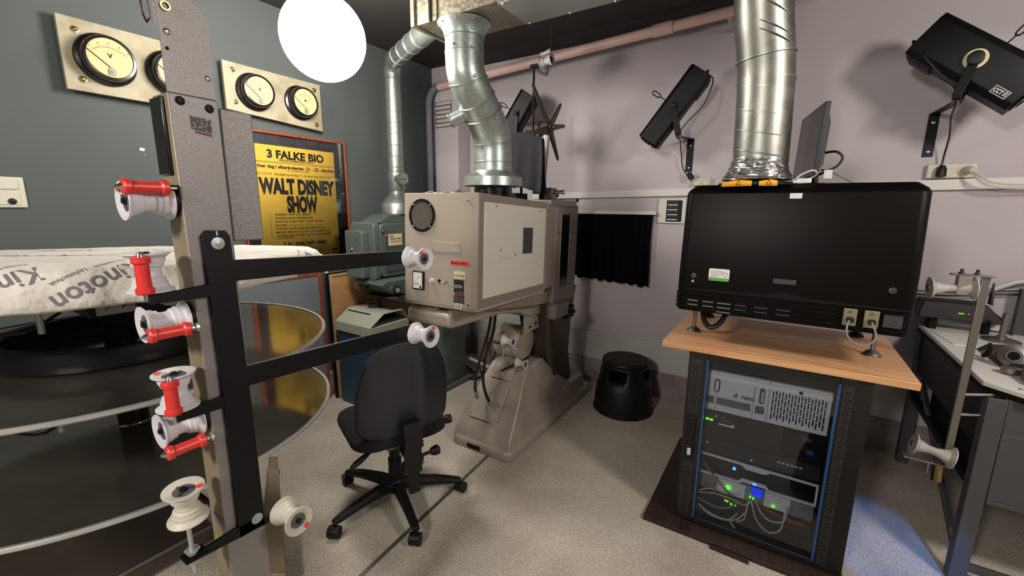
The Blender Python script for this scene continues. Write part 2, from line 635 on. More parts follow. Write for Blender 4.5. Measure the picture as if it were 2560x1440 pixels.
# skirting with a moulded top, dado board
pf = [(YB, 0), (YB - .03, 0), (YB - .03, .13), (YB - .022, .15), (YB - .022, .185), (YB - .008, .205), (YB, .205)]
struct(MB().prism(pf, 'x', -2.71, XR).build('baseboard_back', 'skirting', bevel=.003))
pf = [(XL, 0), (XL + .03, 0), (XL + .03, .13), (XL + .02, .15), (XL + .02, .185), (XL, .205)]
struct(MB().prism([(a, b) for a, b in pf], 'y', YF, 3.28).build('baseboard_left', 'skirting', bevel=.003))
bb = MB().box((-2.74, 3.28, 0), (-2.71, 3.5, .2)).box((XL + .03, 3.28, 0), (-2.71, 3.31, .2))
struct(bb.build('trim_2', 'skirting', bevel=.003))
struct(MB().box((-2.68, YB - .014, .215), (XR, YB, .466)).build('trim_3', 'dado', bevel=.002))
# cable trunking along the back wall
tk = MB().loft([[(-2.0, YB - .032, 1.622), (-2.0, YB, 1.622), (-2.0, YB, 1.676), (-2.0, YB - .032, 1.676)],
                [(2.6, YB - .032, 1.700), (2.6, YB, 1.700), (2.6, YB, 1.765), (2.6, YB - .032, 1.765)]])
struct(tk.build('trim_4', 'trunk', bevel=.003))
# metal strip let into the carpet
st = MB()
d = Vector((-1.435 + 1.363, 1.987 - .969, 0)).normalized()
n = Vector((-d.y, d.x, 0)) * .009
a, b = Vector((-1.34, .60, .0015)), Vector((-1.436, 2.0, .0015))
st.loft([[a - n - Vector((0, 0, .001)), a + n - Vector((0, 0, .001)), a + n + Vector((0, 0, .003)), a - n + Vector((0, 0, .003))],
         [b - n - Vector((0, 0, .001)), b + n - Vector((0, 0, .001)), b + n + Vector((0, 0, .003)), b - n + Vector((0, 0, .003))]])
struct(st.build('trim_5', 'rail_metal'))

# soot-edged slatted vent on the chimney breast
vg = thing('vent_grille', 'soot-stained slatted vent painted over high on the chimney breast', 'vent', (-2.91, 3.31, 2.30))
vb = MB().box((-3.018, 3.307, 2.305), (-2.81, 3.31, 2.545))
vb.build('vent_frame', 'soot', vg)
for k in range(6):
    z = 2.312 + k * .0395
    MB().box((-3.012 + .008 * (k % 2), 3.301, z), (-2.815 - .006 * ((k + 1) % 2), 3.308, z + .030)).build('slat', 'wall_mauve', vg, bevel=.003)

# ------------------------------------------------------------------ pipes
pp = thing('heating_pipe', 'pink painted pipe running high along the mauve wall', 'pipe', (-1.6, 3.27, 2.66))
MB().cyl((-2.93, 3.27, 2.668), (-.2, 3.27, 2.80), .034, seg=24).build('pipe_run', 'pink_pipe', pp)
MB().cyl((-.93, 3.27, 2.7645), (-.80, 3.27, 2.771), .042, seg=24).build('pipe_sleeve', 'pink_pipe', pp)
for x in (-1.9, -.45):
    z = 2.668 + (x + 2.93) * .0484
    MB().box((x - .012, 3.27, z - .05), (x + .012, YB, z - .034)).build('pipe_bracket', 'wall_mauve', pp)
gp = MB().tube([(-2.93, 3.27, 2.667), (-2.965, 3.262, 2.66), (-3.0, 3.24, 2.62), (-3.012, 3.22, 2.55), (-3.012, 3.21, 2.4), (-3.012, 3.21, 1.2), (-3.012, 3.21, 0.0)], .032, 16, smooth=5)
tag(gp.build('drain_pipe', 'grey_pipe'), 'slate grey pipe with a bend rising in the corner beside the chimney breast', 'pipe')

# ------------------------------------------------------------------ globe lamp
gl = thing('globe_lamp', 'glowing white glass globe lamp hanging before the slate wall', 'lamp', (GLOBE_POS[0], GLOBE_POS[1], GLOBE_POS[2] - GLOBE_R))
gx, gy, gz = GLOBE_POS
prof = [(max(GLOBE_R * math.sin(PI * k / 28), .0001), -GLOBE_R * math.cos(PI * k / 28)) for k in range(29)]
MB().lathe(prof, GLOBE_POS, seg=48, cap=False).build('globe', 'opal', gl)
MB().lathe([(.045, 0), (.045, .05), (.012, .07), (.012, ZC - gz - GLOBE_R - .03), (.06, ZC - gz - GLOBE_R), (.06, ZC - gz - GLOBE_R + .018)], (gx, gy, gz + GLOBE_R - .018), seg=24).build('pendant_rod', 'steel', gl)


# ================================================================== LEFT WALL
def meter(parent, y, z, r, letter, x0, needle):
    """round panel meter, axis +X, standing on plane x0"""
    b = MB().lathe([(r * 1.12, 0), (r * 1.14, .008), (r * 1.10, .016), (r * .98, .022), (r * .98, .064), (r * .94, .074), (r * .84, .076), (r * .82, .068), (.001, .068)],
                   (x0, y, z), (1, 0, 0), 48)
    bz = b.build('meter_housing', 'bakelite', parent)
    MB().lathe([(r * .835, 0), (r * .835, .0015)], (x0 + .0685, y, z), (1, 0, 0), 40).build('dial', 'dial', bz)
    xd = x0 + .0705
    t = MB()
    t.text(letter, r * .20, (xd, y, z + r * .0), (0, 1, 0), (0, 0, 1), align='CENTER', bold=.03)
    cz = z - r * .42
    for k in range(33):
        a = math.radians(132 - 84 * k / 32)
        l = .06 if k % 8 else .10
        c, s = math.cos(a), math.sin(a)
        p0 = V(xd, y + c * r * .86, cz + s * r * .86)
        p1 = V(xd, y + c * r * (.86 + l), cz + s * r * (.86 + l))
        w = V(0, -s, c) * .0006
        w = V(0, s, -c) * .0006
        t.quad(p0 - w, p0 + w, p1 + w, p1 - w, 1)
    for k in range(40):
        a0, a1 = math.radians(132 - 84 * k / 40), math.radians(132 - 84 * (k + 1) / 40)
        t.quad(*[V(xd, y + math.cos(a) * rr, cz + math.sin(a) * rr) for a, rr in ((a0, r * .85), (a1, r * .85), (a1, r * .865), (a0, r * .865))], mi=1)
    for k, s in enumerate(('0', '10', '20', '30', '40')):
        a = math.radians(132 - 84 * k / 4)
        t.text(s, r * .07, (xd, y + math.cos(a) * r * 1.02, cz + math.sin(a) * r * 1.0), (0, 1, 0), (0, 0, 1), align='CENTER', mi=1)
    t.build('dial_print', ['ink', 'ink_faint'], bz)
    a = math.radians(needle)
    n0 = V(xd + .003, y, z - r * .45)
    n1 = n0 + V(0, math.cos(a), math.sin(a)) * r * 1.12
    MB().tube([n0, n0.lerp(n1, .5), n1], .0016, 6).build('needle', 'ink', bz)
    cap = MB().prism([(y - r * .12, z - r * .74), (y + r * .12, z - r * .74), (y + r * .12, z - r * .48), (y, z - r * .40), (y - r * .12, z - r * .48)], 'x', xd, xd + .006)
    cap.cyl((xd + .006, y, z - r * .60), (xd + .010, y, z - r * .60), r * .05, seg=10)
    cap.build('needle_cap', 'cable_grey', bz)


def meter_panel(label, poly, meters, bolts):
    ys = [p[0] for p in poly]
    t = thing('meter_panel', label, 'gauge panel', (XL, sum(ys) / 4, min(p[1] for p in poly)), 'old voltmeter panels on the slate wall')
    MB().prism(poly, 'x', XL + .034, XL + .058).build('marble_slab', 'marble', t, bevel=.002)
    for y, z, r, l, n in meters:
        meter(t, y, z, r, l, XL + .058, n)
    for y, z in bolts:
        b = MB().lathe([(.016, 0), (.016, .004), (.009, .006), (.009, .012), (.005, .016)], (XL + .058, y, z), (1, 0, 0), 8)
        b.build('bolt', 'brass', t)
        MB().cyl((XL, y, z), (XL + .034, y, z), .012, seg=10).build('spacer', 'brass', t)


meter_panel('cream marble panel with a large voltmeter, partly behind the grey film tower',
            [(.693, 2.430), (1.285, 2.430), (1.285, 2.092), (.693, 2.095)],
            [(.853, 2.262, .108, 'V', 140), (1.135, 2.262, .108, 'V', 140)],
            [(.755, 2.375), (.755, 2.150), (1.255, 2.39), (1.255, 2.13)])
meter_panel('smaller cream marble panel with voltmeter and ammeter, above the yellow poster',
            [(1.402, 2.418), (2.055, 2.418), (2.055, 2.092), (1.402, 2.135)],
            [(1.578, 2.266, .101, 'V', 140), (1.888, 2.260, .101, 'A', 140)],
            [(1.455, 2.372), (2.005, 2.372), (2.005, 2.135), (1.455, 2.185)])

# light switch
ls = thing('light_switch', 'white double light switch with a dark push button low on the slate wall', 'switch', (XL, .43, 1.53))
MB().box((XL, .365, 1.527), (XL + .012, .496, 1.667)).build('switch_plate', 'cream_plastic', ls, bevel=.004)
MB().box((XL + .012, .385, 1.610), (XL + .018, .476, 1.652)).build('rocker', 'cream_plastic', ls, bevel=.003)
MB().box((XL + .012, .385, 1.540), (XL + .016, .476, 1.602)).build('rocker', 'cream_plastic', ls, bevel=.003)
MB().lathe([(.014, 0), (.014, .004), (.010, .006)], (XL + .016, .448, 1.556), (1, 0, 0), 20).build('push_button', 'blackplastic', ls)

# framed poster
PY0, PY1, PZ0, PZ1 = 1.452, 2.268, 1.085, 2.043
ps = thing('framed_poster', 'yellow cinema poster in a red-brown frame hanging on the slate wall', 'poster', (XL, 1.86, PZ0))
fr = MB()
w, d0, d1 = .016, XL, XL + .028
fr.box((d0, PY0, PZ0), (d1, PY0 + w, PZ1)).box((d0, PY1 - w, PZ0), (d1, PY1, PZ1)).box((d0, PY0 + w, PZ0), (d1, PY1 - w, PZ0 + w)).box((d0, PY0 + w, PZ1 - w), (d1, PY1 - w, PZ1))
fr.build('frame', 'orange_wood', ps, bevel=.002)
MB().box((XL, PY0 + w, PZ0 + w), (XL + .008, PY1 - w, PZ1 - w)).build('mount', 'mat_board', ps)
MB().box((XL + .008, 1.552, 1.166), (XL + .0095, 2.166, 1.955)).build('poster_sheet', 'poster', ps)
MB().box((XL + .019, PY0 + w, PZ0 + w), (XL + .021, PY1 - w, PZ1 - w)).build('glass', 'glass', ps)
px = XL + .0098
T = MB()
X3, Z3 = (0, 1, 0), (0, 0, 1)


def tl(s, h, y, z, width=None, bold=0.0, align='LEFT'):
    T.text(s, h, (px, y, z), X3, Z3, width=width, bold=bold, align=align)


tl('3 FALKE BIO', .052, 1.862, 1.872, .43, .045, 'CENTER')
tl('FALKONERCENTRET', .013, 1.862, 1.853, .26, .03, 'CENTER')
T.box((px, 1.570, 1.8405), (px + .0008, 2.155, 1.8435))
tl('Hver dag i efterårsferien 13. - 22. oktober', .021, 1.862, 1.803, .600, .035, 'CENTER')
tl('(fra søndag til søndag)', .009, 1.862, 1.788, .16, .01, 'CENTER')
tl('Kl. 1-2-3-4.  Søndage og lørdag 19. oktober dog kun kl. 12-1-3', .013, 1.862, 1.757, .59, .012, 'CENTER')
tl('WALT DISNEY', .098, 1.862, 1.632, .580, .06, 'CENTER')
tl('SHOW', .106, 1.878, 1.503, .240, .06, 'CENTER')
rows = ['ANDERS AND OG ÆBLET', 'ANDERS AND I MYRELAND', 'CHIP OG CHAP I DET VILDE VESTEN', 'PAUSE', 'ANDERS AND SOM BJERGBESTIGER',
        'MICKEY MOUSE OG DEN LILLE SÆLHUND', 'ANDERS AND OG RIP, RAP OG RUP VINDER']
wid = [.275, .29, .375, .078, .385, .43, .435]
for k, s in enumerate(rows):
    z = 1.477 - k * .0252
    tl('%d.' % (k + 1), .0115, 1.625, z, None, .02)
    tl(s, .0125, 1.662, z, wid[k], .022)
tl('med indvielse af 3 Falke pause', .007, 1.745, 1.477 - 3 * .0252, .29, .005)
tl('I LOTTERIET', .0115, 1.662, 1.309, .13, .02)
tl('3 kr. over hele salen', .026, 1.878, 1.262, .345, .03, 'CENTER')
T.box((px, 1.700, 1.2535), (px + .0008, 2.055, 1.2565))
for z in (1.2305, 1.1785):
    T.box((px, 1.570, z), (px + .0008, 2.150, z + .0018))
for y in (1.570, 2.148):
    T.box((px, y, 1.18), (px + .0008, y + .0018, 1.231))
tl('Billetter sælges dagligt til forestillinger og i', .010, 1.62, 1.211, .40, .006)
tl('3 kr. pr. og voksne.', .010, 1.80, 1.191, .20, .006)
T.prism([(2.085, 1.204), (2.115, 1.197), (2.14, 1.200), (2.14, 1.211), (2.115, 1.214)], 'x', px, px + .0008)
T.build('print', 'ink', ps)

# second framed picture leaning below the poster, boards stacked beyond it
def leaning(name, label, cat, y0, y1, h, x_foot, lean, fw_, face, frame, depth=.024, group=None):
    """framed panel leaning on the slate wall: foot at x_foot, tilted back by lean (m at the top)"""
    t = thing(name, label, cat, (x_foot, (y0 + y1) / 2, 0), group)
    R = Matrix.Rotation(-math.atan2(lean, h), 4, 'Y')
    T_ = Matrix.Translation((x_foot, 0, .002)) @ R
    f = MB(T_)
    f.box((-depth, y0, 0), (0, y0 + fw_, h)).box((-depth, y1 - fw_, 0), (0, y1, h)).box((-depth, y0 + fw_, 0), (0, y1 - fw_, fw_)).box((-depth, y0 + fw_, h - fw_), (0, y1 - fw_, h))
    f.build('frame', frame, t, bevel=.002)
    MB(T_).box((-depth + .004, y0 + fw_, fw_), (-.008, y1 - fw_, h - fw_)).build('panel', face, t)
    return t


leaning('framed_picture', 'red-brown framed blue-grey picture standing on the floor below the yellow poster', 'picture', 1.16, 1.965, 1.035, XL + .062, .028, .022, 'grey_glass', 'orange_wood')
leaning('framed_board', 'white framed board leaning on the slate wall behind the blue cabinet', 'board', 1.99, 2.85, 1.06, XL + .092, .025, .02, 'cork', 'frame_white', .020, 'boards leaning on the slate wall')
leaning('framed_board', 'black framed board, middle one of those leaning behind the blue cabinet', 'board', 1.972, 2.72, 1.03, XL + .118, .025, .018, 'grey_glass', 'blackmetal', .018, 'boards leaning on the slate wall')
leaning('framed_board', 'tan hardboard in a pale wooden frame leaning behind the blue cabinet', 'board', 1.985, 2.95, 1.02, XL + .146, .025, .018, 'cork', 'pale_wood', .020, 'boards leaning on the slate wall')

# ================================================================== FILM PLATTER WITH ROLLER TOWER
PC = Vector((-1.990, .485, 0))
PR = .68
pt = thing('film_platter', 'three-disc film platter with a grey hammertone roller tower beside it', 'film platter', (PC.x, PC.y, 0))


def platter_disc(z, PR=PR):
    b = MB().lathe([(.05, -.012), (.30, -.012), (PR - .03, -.006), (PR - .012, -.004), (PR - .012, 0), (.07, 0), (.07, .003), (.05, .003)], (PC.x, PC.y, z), seg=128)
    d = b.build('platter_disc', 'platter', pt)
    ring = [(PC.x + (PR - .007) * math.cos(a), PC.y + (PR - .007) * math.sin(a), z - .003) for a in [2 * PI * k / 128 for k in range(129)]]
    MB().lathe([(PR - .013, -.008), (PR - .003, -.010), (PR, -.006), (PR, .001), (PR - .004, .004), (PR - .013, .003)], (PC.x, PC.y, z), seg=128, cap=False).build('rim', 'platter_edge', d)
    MB().lathe([(.07, -.075), (.08, -.06), (.08, -.014)], (PC.x, PC.y, z), seg=32).build('drive_hub', 'blackmetal', d)
    return d


for z, r in ((.761, PR), (1.050, PR), (1.322, .652)):
    platter_disc(z, r)
MB().lathe([(.045, .67), (.045, 1.30)], (PC.x, PC.y, 0), seg=28).build('center_column', 'blackmetal', pt)
# arms under each disc, and the wire feeler posts on them
for z in (.761, 1.050, 1.322):
    MB().box((PC.x, PC.y - .03, z - .075), (-1.07, PC.y - .10 + .06, z - .05)).build('support_arm', 'blackmetal', pt)
    a = MB().tube([(PC.x + .35, PC.y - .2, z - .065), (PC.x + .42, PC.y - .28, z - .09), (PC.x + .30, PC.y - .33, z - .10)], .004, 6, smooth=4)
    a.build('cable', 'cable_black', pt)
    MB().cyl((PC.x + .42, PC.y - .25, z - .10), (PC.x + .42, PC.y - .25, z - .018), .007, seg=10).build('support_pin', 'zinc', pt)
# control box under the covered disc
cb = MB().box((-1.80, .34, 1.225), (-1.64, .47, 1.268)).build('control_box', 'blackmetal', pt, bevel=.004)
k_ = MB().box((-1.64, .355, 1.232), (-1.634, .455, 1.262), 0).cyl((-1.635, .385, 1.247), (-1.625, .385, 1.247), .008, seg=10).cyl((-1.635, .42, 1.247), (-1.625, .42, 1.247), .006, seg=10)
k_.build('connector_plate', 'steel', cb)
# floor frame
MB().prism([(-2.43, 1.155), (-2.39, 1.185), (-1.545, .752), (-1.632, .695)], 'z', .03, .09).build('base_leg', 'column_side', pt, bevel=.004)
bpl = MB().box((-2.85, -.35, .02), (-2.085, .72, .095)).build('base_plate', 'base_brown', pt, bevel=.004)
MB().box((-2.088, -.35, .088), (-2.078, .72, .102)).build('base_edge', 'steel', bpl, bevel=.002)
for x, y in ((-2.16, -.22), (-2.16, .65), (-2.7, -.22), (-2.7, .65), (-1.62, .725), (-2.37, 1.145)):
    MB().lathe([(.03, 0), (.03, .012), (.012, .016), (.012, .05)], (x, y, 0), seg=14).build('leveling_foot', 'blackmetal', pt)

# ---- tower
TX = -1.0
col = MB().box((TX - .07, .366, 0), (TX, .452, 1.757)).build('tower_column', ['hammer', 'column_side'], pt, bevel=.003)
for p in col.data.polygons:
    if p.normal.y < -.9:
        p.material_index = 1
ext = [(.367, 1.757), (.447, 1.757), (.450, 1.893), (.446, 1.908), (.436, 1.920), (.405, 1.944), (.367, 1.958)]
ep = MB().prism(ext, 'x', TX - .004, TX).build('tower_plate', 'hammer', pt)
MB().prism([(TX - .05, 1.90), (TX - .004, 1.872), (TX - .004, 1.96), (TX - .05, 1.985)], 'y', .362, .366).build('folded_flange', 'hammer', ep)
MB().lathe([(.0055, 0), (.0085, .0), (.0085, .004), (.0055, .004)], (TX, .380, 1.905), (1, 0, 0), 24, cap=False).build('grommet', 'brass', ep)
for y, z, r, m in ((.378, 1.862, .004, 'chrome'), (.437, 1.795, .0035, 'chrome'), (.385, 1.744, .0055, 'blackmetal'), (.434, 1.738, .0055, 'blackmetal'), (.375, 1.833, .002, 'blackmetal')):
    MB().lathe([(r * 1.5, 0), (r * 1.5, .001), (r, .002), (r, .004), (r * .5, .0045), (r * .5, .003)], (TX, y, z), (1, 0, 0), 14).build('screw', m, pt)
MB().tube([(TX - .03, .362, 1.93), (TX - .02, .352, 1.915), (TX - .015, .350, 1.89), (TX - .02, .357, 1.875), (TX - .03, .364, 1.885)], .0018, 6, smooth=4).build('wire_loop', 'cable_black', pt)
bx = MB().box((TX - .062, .454, 1.472), (TX - .004, .518, 1.744)).build('side_box', 'hammer', pt, bevel=.003)
# speckled sticker and the black plate at its edge
stk = MB().quad((TX + .0008, .398, 1.695), (TX + .0008, .434, 1.690), (TX + .0008, .434, 1.716), (TX + .0008, .398, 1.720))
sm = bpy.data.materials.new('worn_black_sticker')
sm.use_nodes = True
nt = sm.node_tree
vn = nt.nodes.new('ShaderNodeTexNoise')
vn.inputs['Scale'].default_value = 230
vn.inputs['Detail'].default_value = 1
tc = nt.nodes.new('ShaderNodeTexCoord')
cr = nt.nodes.new('ShaderNodeValToRGB')
cr.color_ramp.elements[0].position = .56
cr.color_ramp.elements[1].position = .66
cr.color_ramp.elements[0].color = lin('#17151a')
cr.color_ramp.elements[1].color = lin('#8d8884')
nt.links.new(tc.outputs['Object'], vn.inputs['Vector'])
nt.links.new(vn.outputs['Fac'], cr.inputs['Fac'])
nt.links.new(cr.outputs['Color'], nt.nodes['Principled BSDF'].inputs['Base Color'])
stk.build('worn_sticker', sm, pt, recalc=False)
MB().quad((TX + .0008, .404, 1.688), (TX + .0008, .433, 1.684), (TX + .0008, .433, 1.6885), (TX + .0008, .404, 1.692)).build('sticker_remnant', 'label_maroon', pt, recalc=False)
MB().box((TX - .069, .3595, 1.606), (TX - .016, .366, 1.750)).build('black_holder', 'blackgloss', pt, bevel=.002)
# tape marks on the column side
MB().box((TX - .05, .3655, .842), (TX - .002, .3665, .850)).build('tape_mark', 'cable_blue', pt)

# ---- black roller bracket
br = MB()
strip = [(.389 + .0, .79), (.446, .792), (.446, 1.1), (.441, 1.484), (.433, 1.496), (.398, 1.498), (.389, 1.488), (.391, 1.1)]
br.prism(strip, 'x', TX + .001, TX + .011)
bo = br.build('roller_bracket', 'blackmetal', pt, bevel=.001)


def arm(poly):
    MB().prism(poly, 'x', TX + .001, TX + .011).build('roller_arm', 'blackmetal', pt, bevel=.001)


arm([(.440, 1.388), (.440, 1.433), (.945, 1.413), (.945, 1.374)])
arm([(.443, 1.146), (.443, 1.193), (.955, 1.172), (.955, 1.124)])
arm([(.391, 1.362), (.391, 1.388), (.290, 1.380), (.290, 1.364)])
arm([(.391, 1.115), (.391, 1.141), (.306, 1.137), (.306, 1.118)])
arm([(.447, .786), (.440, .818), (.392, .818), (.296, .812), (.290, .800)])
for y, z, in ((.416, 1.471), (.429, .815)):
    w_ = MB().lathe([(.0125, 0), (.0125, .0012), (.005, .002), (.005, .0045), (.003, .005)], (TX + .011, y, z), (1, 0, 0), 28)
    w_.build('washer', 'zinc', pt)
MB().box((TX + .011, .4145, 1.487), (TX + .0118, .4175, 1.496)).build('slot', 'zinc', pt)
# shelves for the upright rollers
for y0, y1, z in ((.286, .335, 1.384), (.300, .345, 1.141)):
    MB().box((TX - .03, y0, z - .004), (TX + .012, y1, z)).build('roller_shelf', 'blackmetal', pt)
MB().box((TX - .02, .283, .803), (TX + .015, .325, .808)).build('roller_shelf', 'blackmetal', pt)

# ---- rollers
RL, RR = .074, .037
_p = [(.009, .004), (RR, 0), (RR, .0025), (.0285, .0095), (.0275, .0175), (.0255, .0185), (.0245, .0255), (.0205, .0285), (.0195, .037)]
_prof = _p + [(r, RL - h) for r, h in reversed(_p)]
_prof = [(.009, .004)] + _p[1:] + [(r, RL - h) for r, h in reversed(_p[1:])] + [(RR * .93, RL + .0004), (.021, RL - .006), (.006, RL - .006)]
ROLLER = MB().lathe(_prof, (0, 0, 0), seg=40).build('guide_roller', 'white_plastic', mesh_only=True)
BEAR = MB().lathe([(.0195, RL - .0062), (.0195, RL - .0050), (.012, RL - .0050)], (0, 0, 0), seg=20).lathe([(.0075, RL - .006), (.0075, RL - .0025), (.0055, RL - .002), (.0055, RL + .001), (.003, RL + .0016)], (0, 0, 0), seg=16, mi=1).build('bearing', ['bearing_grey', 'blackplastic'], mesh_only=True)
bt = MB()
for k in range(3):
    a = 2 * PI * k / 3 + .4
    bt.box((.0075, -.0022, RL - .0045), (.0195, .0022, RL - .0032), R=Matrix.Rotation(a, 3, 'Z'), c=(0, 0, 0))
BSP = bt.build('bearing_spoke', 'steel', mesh_only=True)
TAPE = MB().box((.0245, -.006, RL + .0002), (.0345, .006, RL + .0010)).build('tape_mark', 'red_tape', mesh_only=True)
_r = [(.006, 0), (.0128, .001), (.0145, .003), (.0145, .011), (.0112, .014), (.0110, .035), (.0112, .056), (.0145, .059), (.0145, .067), (.0128, .069), (.006, .070)]
PRESS = MB().lathe(_r, (0, 0, 0), seg=24).build('pressure_roller', 'red_plastic', mesh_only=True)
PIN = MB().lathe([(.0035, -.012), (.0035, .070), (.0062, .070), (.0058, .073), (.0025, .079)], (0, 0, 0), seg=12).build('pin', 'chrome', mesh_only=True)


def link(name, me, parent, loc=None, axis=None, spin=0.0, scale=1.0):
    o = bpy.data.objects.new(name, me)
    C.objects.link(o)
    o.parent = parent
    if loc is not None:
        base = Vector((0, 0, 0))
        q = parent
        while q is not None:
            base += q.location
            q = q.parent
        mt = frame_from(axis).to_4x4() @ Matrix.Rotation(spin, 4, 'Z') @ Matrix.Scale(scale, 4)
        mt.translation = Vector(loc) - base
        o.matrix_local = mt
    return o


def guide_roller(parent, base, axis, spin=0.0, tape=True, mat=None, scale=1.0, name='guide_roller'):
    """flanged film roller whose near flange stands at base"""
    me = ROLLER
    if mat:
        me = ROLLER.copy()
        me.materials.clear()
        me.materials.append(M[mat])
    o = link(name, me, parent, base, axis, spin, scale)
    link('bearing', BEAR, o)
    link('bearing_spoke', BSP, o)
    if tape:
        link('tape_mark', TAPE, o)
    return o


def pressure_roller(parent, base, axis):
    o = link('pressure_roller', PRESS, parent, base, axis)
    o['label'] = 'red bone-shaped roller'
    link('pin', PIN, o)
    return o


NY, PXD, PZD = (0, -1, 0), (1, 0, 0), (0, 0, 1)
# three rollers pointing out of the narrow column face
for z, sp in ((1.555, 2.2), (1.318, 2.5), (1.092, 1.0)):
    MB().lathe([(.030, 0), (.030, .004), (.012, .005), (.012, .008)], (TX - .035, .366, z), NY, 24).build('roller_flange', 'blackmetal', pt)
    guide_roller(pt, (TX - .035, .358, z), NY, sp, tape=(z > 1.5), scale=.97)
MB().cyl((TX - .008, .366, 1.580), (TX - .008, .355, 1.580), .006, seg=10).build('roller_stud', 'blackmetal', pt)
pressure_roller(pt, (TX - .005, .350, 1.580), NY)
pressure_roller(pt, (TX + .0, .352, 1.302), NY)
pressure_roller(pt, (TX + .0, .352, 1.056), NY)
for z in (1.302, 1.056):
    MB().lathe([(.009, 0), (.009, .006), (.005, .006), (.005, .016)], (TX - .0, .366, z), NY, 10).build('roller_stud', 'zinc', pt)
# upright ones on the small shelves
guide_roller(pt, (TX - .012, .302, 1.386), PZD, 2.5, tape=False, mat='white_plastic')
pressure_roller(pt, (TX + .022, .283, 1.386), PZD)
guide_roller(pt, (TX - .008, .316, 1.143), PZD, -2.4)
pressure_roller(pt, (TX + .026, .297, 1.143), PZD)
guide_roller(pt, (TX - .0, .303, .898), (.08, -.05, 1), .9, mat='cream_plastic', scale=1.0)
MB().cyl((TX - .001, .301, .765), (TX, .300, .90), .0045, seg=10).build('threaded_bolt', 'zinc', pt)
MB().lathe([(.010, 0), (.010, .009), (.015, .0095), (.015, .011)], (TX - .001, .301, .811), PZD, 6).build('nut', 'zinc', pt)
MB().lathe([(.010, 0), (.010, .008)], (TX - .001, .301, .790), PZD, 6).build('nut', 'zinc', pt)
# rollers at the ends of the long arms and at the foot of the bracket
guide_roller(pt, (TX + .013, .948, 1.392), PXD, 2.2, scale=.92)
guide_roller(pt, (TX + .013, .962, 1.142), PXD, 1.2, scale=.98)
guide_roller(pt, (TX + .013, .490, .797), PXD, -.9, mat='cream_plastic', scale=.94)
MB().box((TX + .001, .44, .787), (TX + .011, .505, .806)).build('roller_arm', 'blackmetal', pt)

# ------------------------------------------------------------------ film ring on the middle disc
fm = MB().lathe([(.278, 0), (.318, 0), (.320, .006), (.320, .058), (.316, .064), (.282, .064), (.278, .060), (.278, 0)], (PC.x, PC.y, 1.054), seg=96, cap=False)
fo = thing('film_ring', 'wide black ring lying flat on the middle platter disc under the covered one', 'ring', (PC.x, PC.y, 1.054))
fm.build('ring_wall', 'blackmetal', fo)
MB().lathe([(.278, 0), (.282, 0), (.282, .002), (.278, .002)], (PC.x, PC.y, 1.054), seg=96, cap=False).build('inner_rim', 'blackmetal', fo)
pgd = MB().lathe([(.010, 0), (.010, .03), (.008, .034)], (-1.742, .371, 1.056), seg=14)
tag(pgd.build('guide_peg', 'white_plastic'), 'short white peg standing on the middle disc inside the black ring', 'peg')

# ------------------------------------------------------------------ printed dust cover
cv = thing('dust_cover', 'white printed dust cover stretched over the top platter disc', 'dust cover', (PC.x, PC.y, 1.30))


def rip(a, amp, ph=0):
    return amp * (.5 * math.sin(9 * a + ph) + .3 * math.sin(23 * a + 1.3 + ph) + .22 * math.sin(41 * a + .4 * ph))


CAMA = math.radians(-40)


def cover_prof(a):
    """(radius, height, radial ripple, vertical ripple) from centre to hem; the near side stands a little higher"""
    t = 1.384 + .034 * math.cos(a - CAMA)
    c = 1.386
    return [(.0, c, 0, 0), (.2, c + (t - c) * .3, 0, .001), (.4, c + (t - c) * .6, 0, .0016), (.56, c + (t - c) * .88, .001, .002), (.625, t, .002, .0022), (.650, t - .004, .003, .003),
            (.672, t - .015, .005, .004), (.686, min(t - .034, 1.37), .007, .003), (.692, 1.342, .009, .002), (.694, 1.327, .010, .002), (.690, 1.314, .009, .004), (.682, 1.309, .007, .004), (.670, 1.312, .004, 0)]


def cover_pt(a, j):
    RINGS = cover_prof(a)
    t = j * (len(RINGS) - 1)
    i = min(int(t), len(RINGS) - 2)
    k = t - i
    A, B = RINGS[i], RINGS[i + 1]
    r, z, ar, az = [A[q] * (1 - k) + B[q] * k for q in range(4)]
    r += rip(a * 1.0, ar, j * 3)
    z += rip(a * 1.0 + 1, az, r * 20)
    return (PC.x + r * math.cos(a), PC.y + r * math.sin(a), z)


MB().grid(lambda u, v: cover_pt(u * 2 * PI, v), 220, 37, closed_u=True).build('cover_cloth', 'cover', cv, angle=80)


def on_cover(a, i, k, up):
    n = len(cover_prof(0)) - 1
    p = Vector(cover_pt(a, (i + k) / n))
    A, B = cover_prof(a)[i], cover_prof(a)[i + 1]
    nr, nz = A[1] - B[1], B[0] - A[0]
    l = math.hypot(nr, nz) or 1
    return p + Vector((math.cos(a) * nr / l, math.sin(a) * nr / l, nz / l)) * up


def slant(a0, s0, rot):
    """print on the skirt: s runs down the cloth from the fold"""
    cr_, sr_ = math.cos(rot), math.sin(rot)

    def w(u, t):
        x, q = u * cr_ - t * sr_, s0 - (u * sr_ + t * cr_)
        a = a0 + x / .69
        P_ = cover_prof(a)
        q = max(q, 0)
        for i in range(4, 10):
            l = math.hypot(P_[i + 1][0] - P_[i][0], P_[i + 1][1] - P_[i][1])
            if q <= l:
                break
            q -= l
        return on_cover(a, i, min(q / l, 1), .0016)
    return w


def topw(x0, y0, rot):
    cr_, sr_ = math.cos(rot), math.sin(rot)

    def w(u, t):
        x, y = x0 + u * cr_ - t * sr_, y0 + u * sr_ + t * cr_
        r, a = math.hypot(x, y), math.atan2(y, x)
        P_ = cover_prof(a)
        for i in range(5):
            if r < P_[i + 1][0]:
                break
        return on_cover(a, i, min(1, (r - P_[i][0]) / (P_[i + 1][0] - P_[i][0])), .0016)
    return w


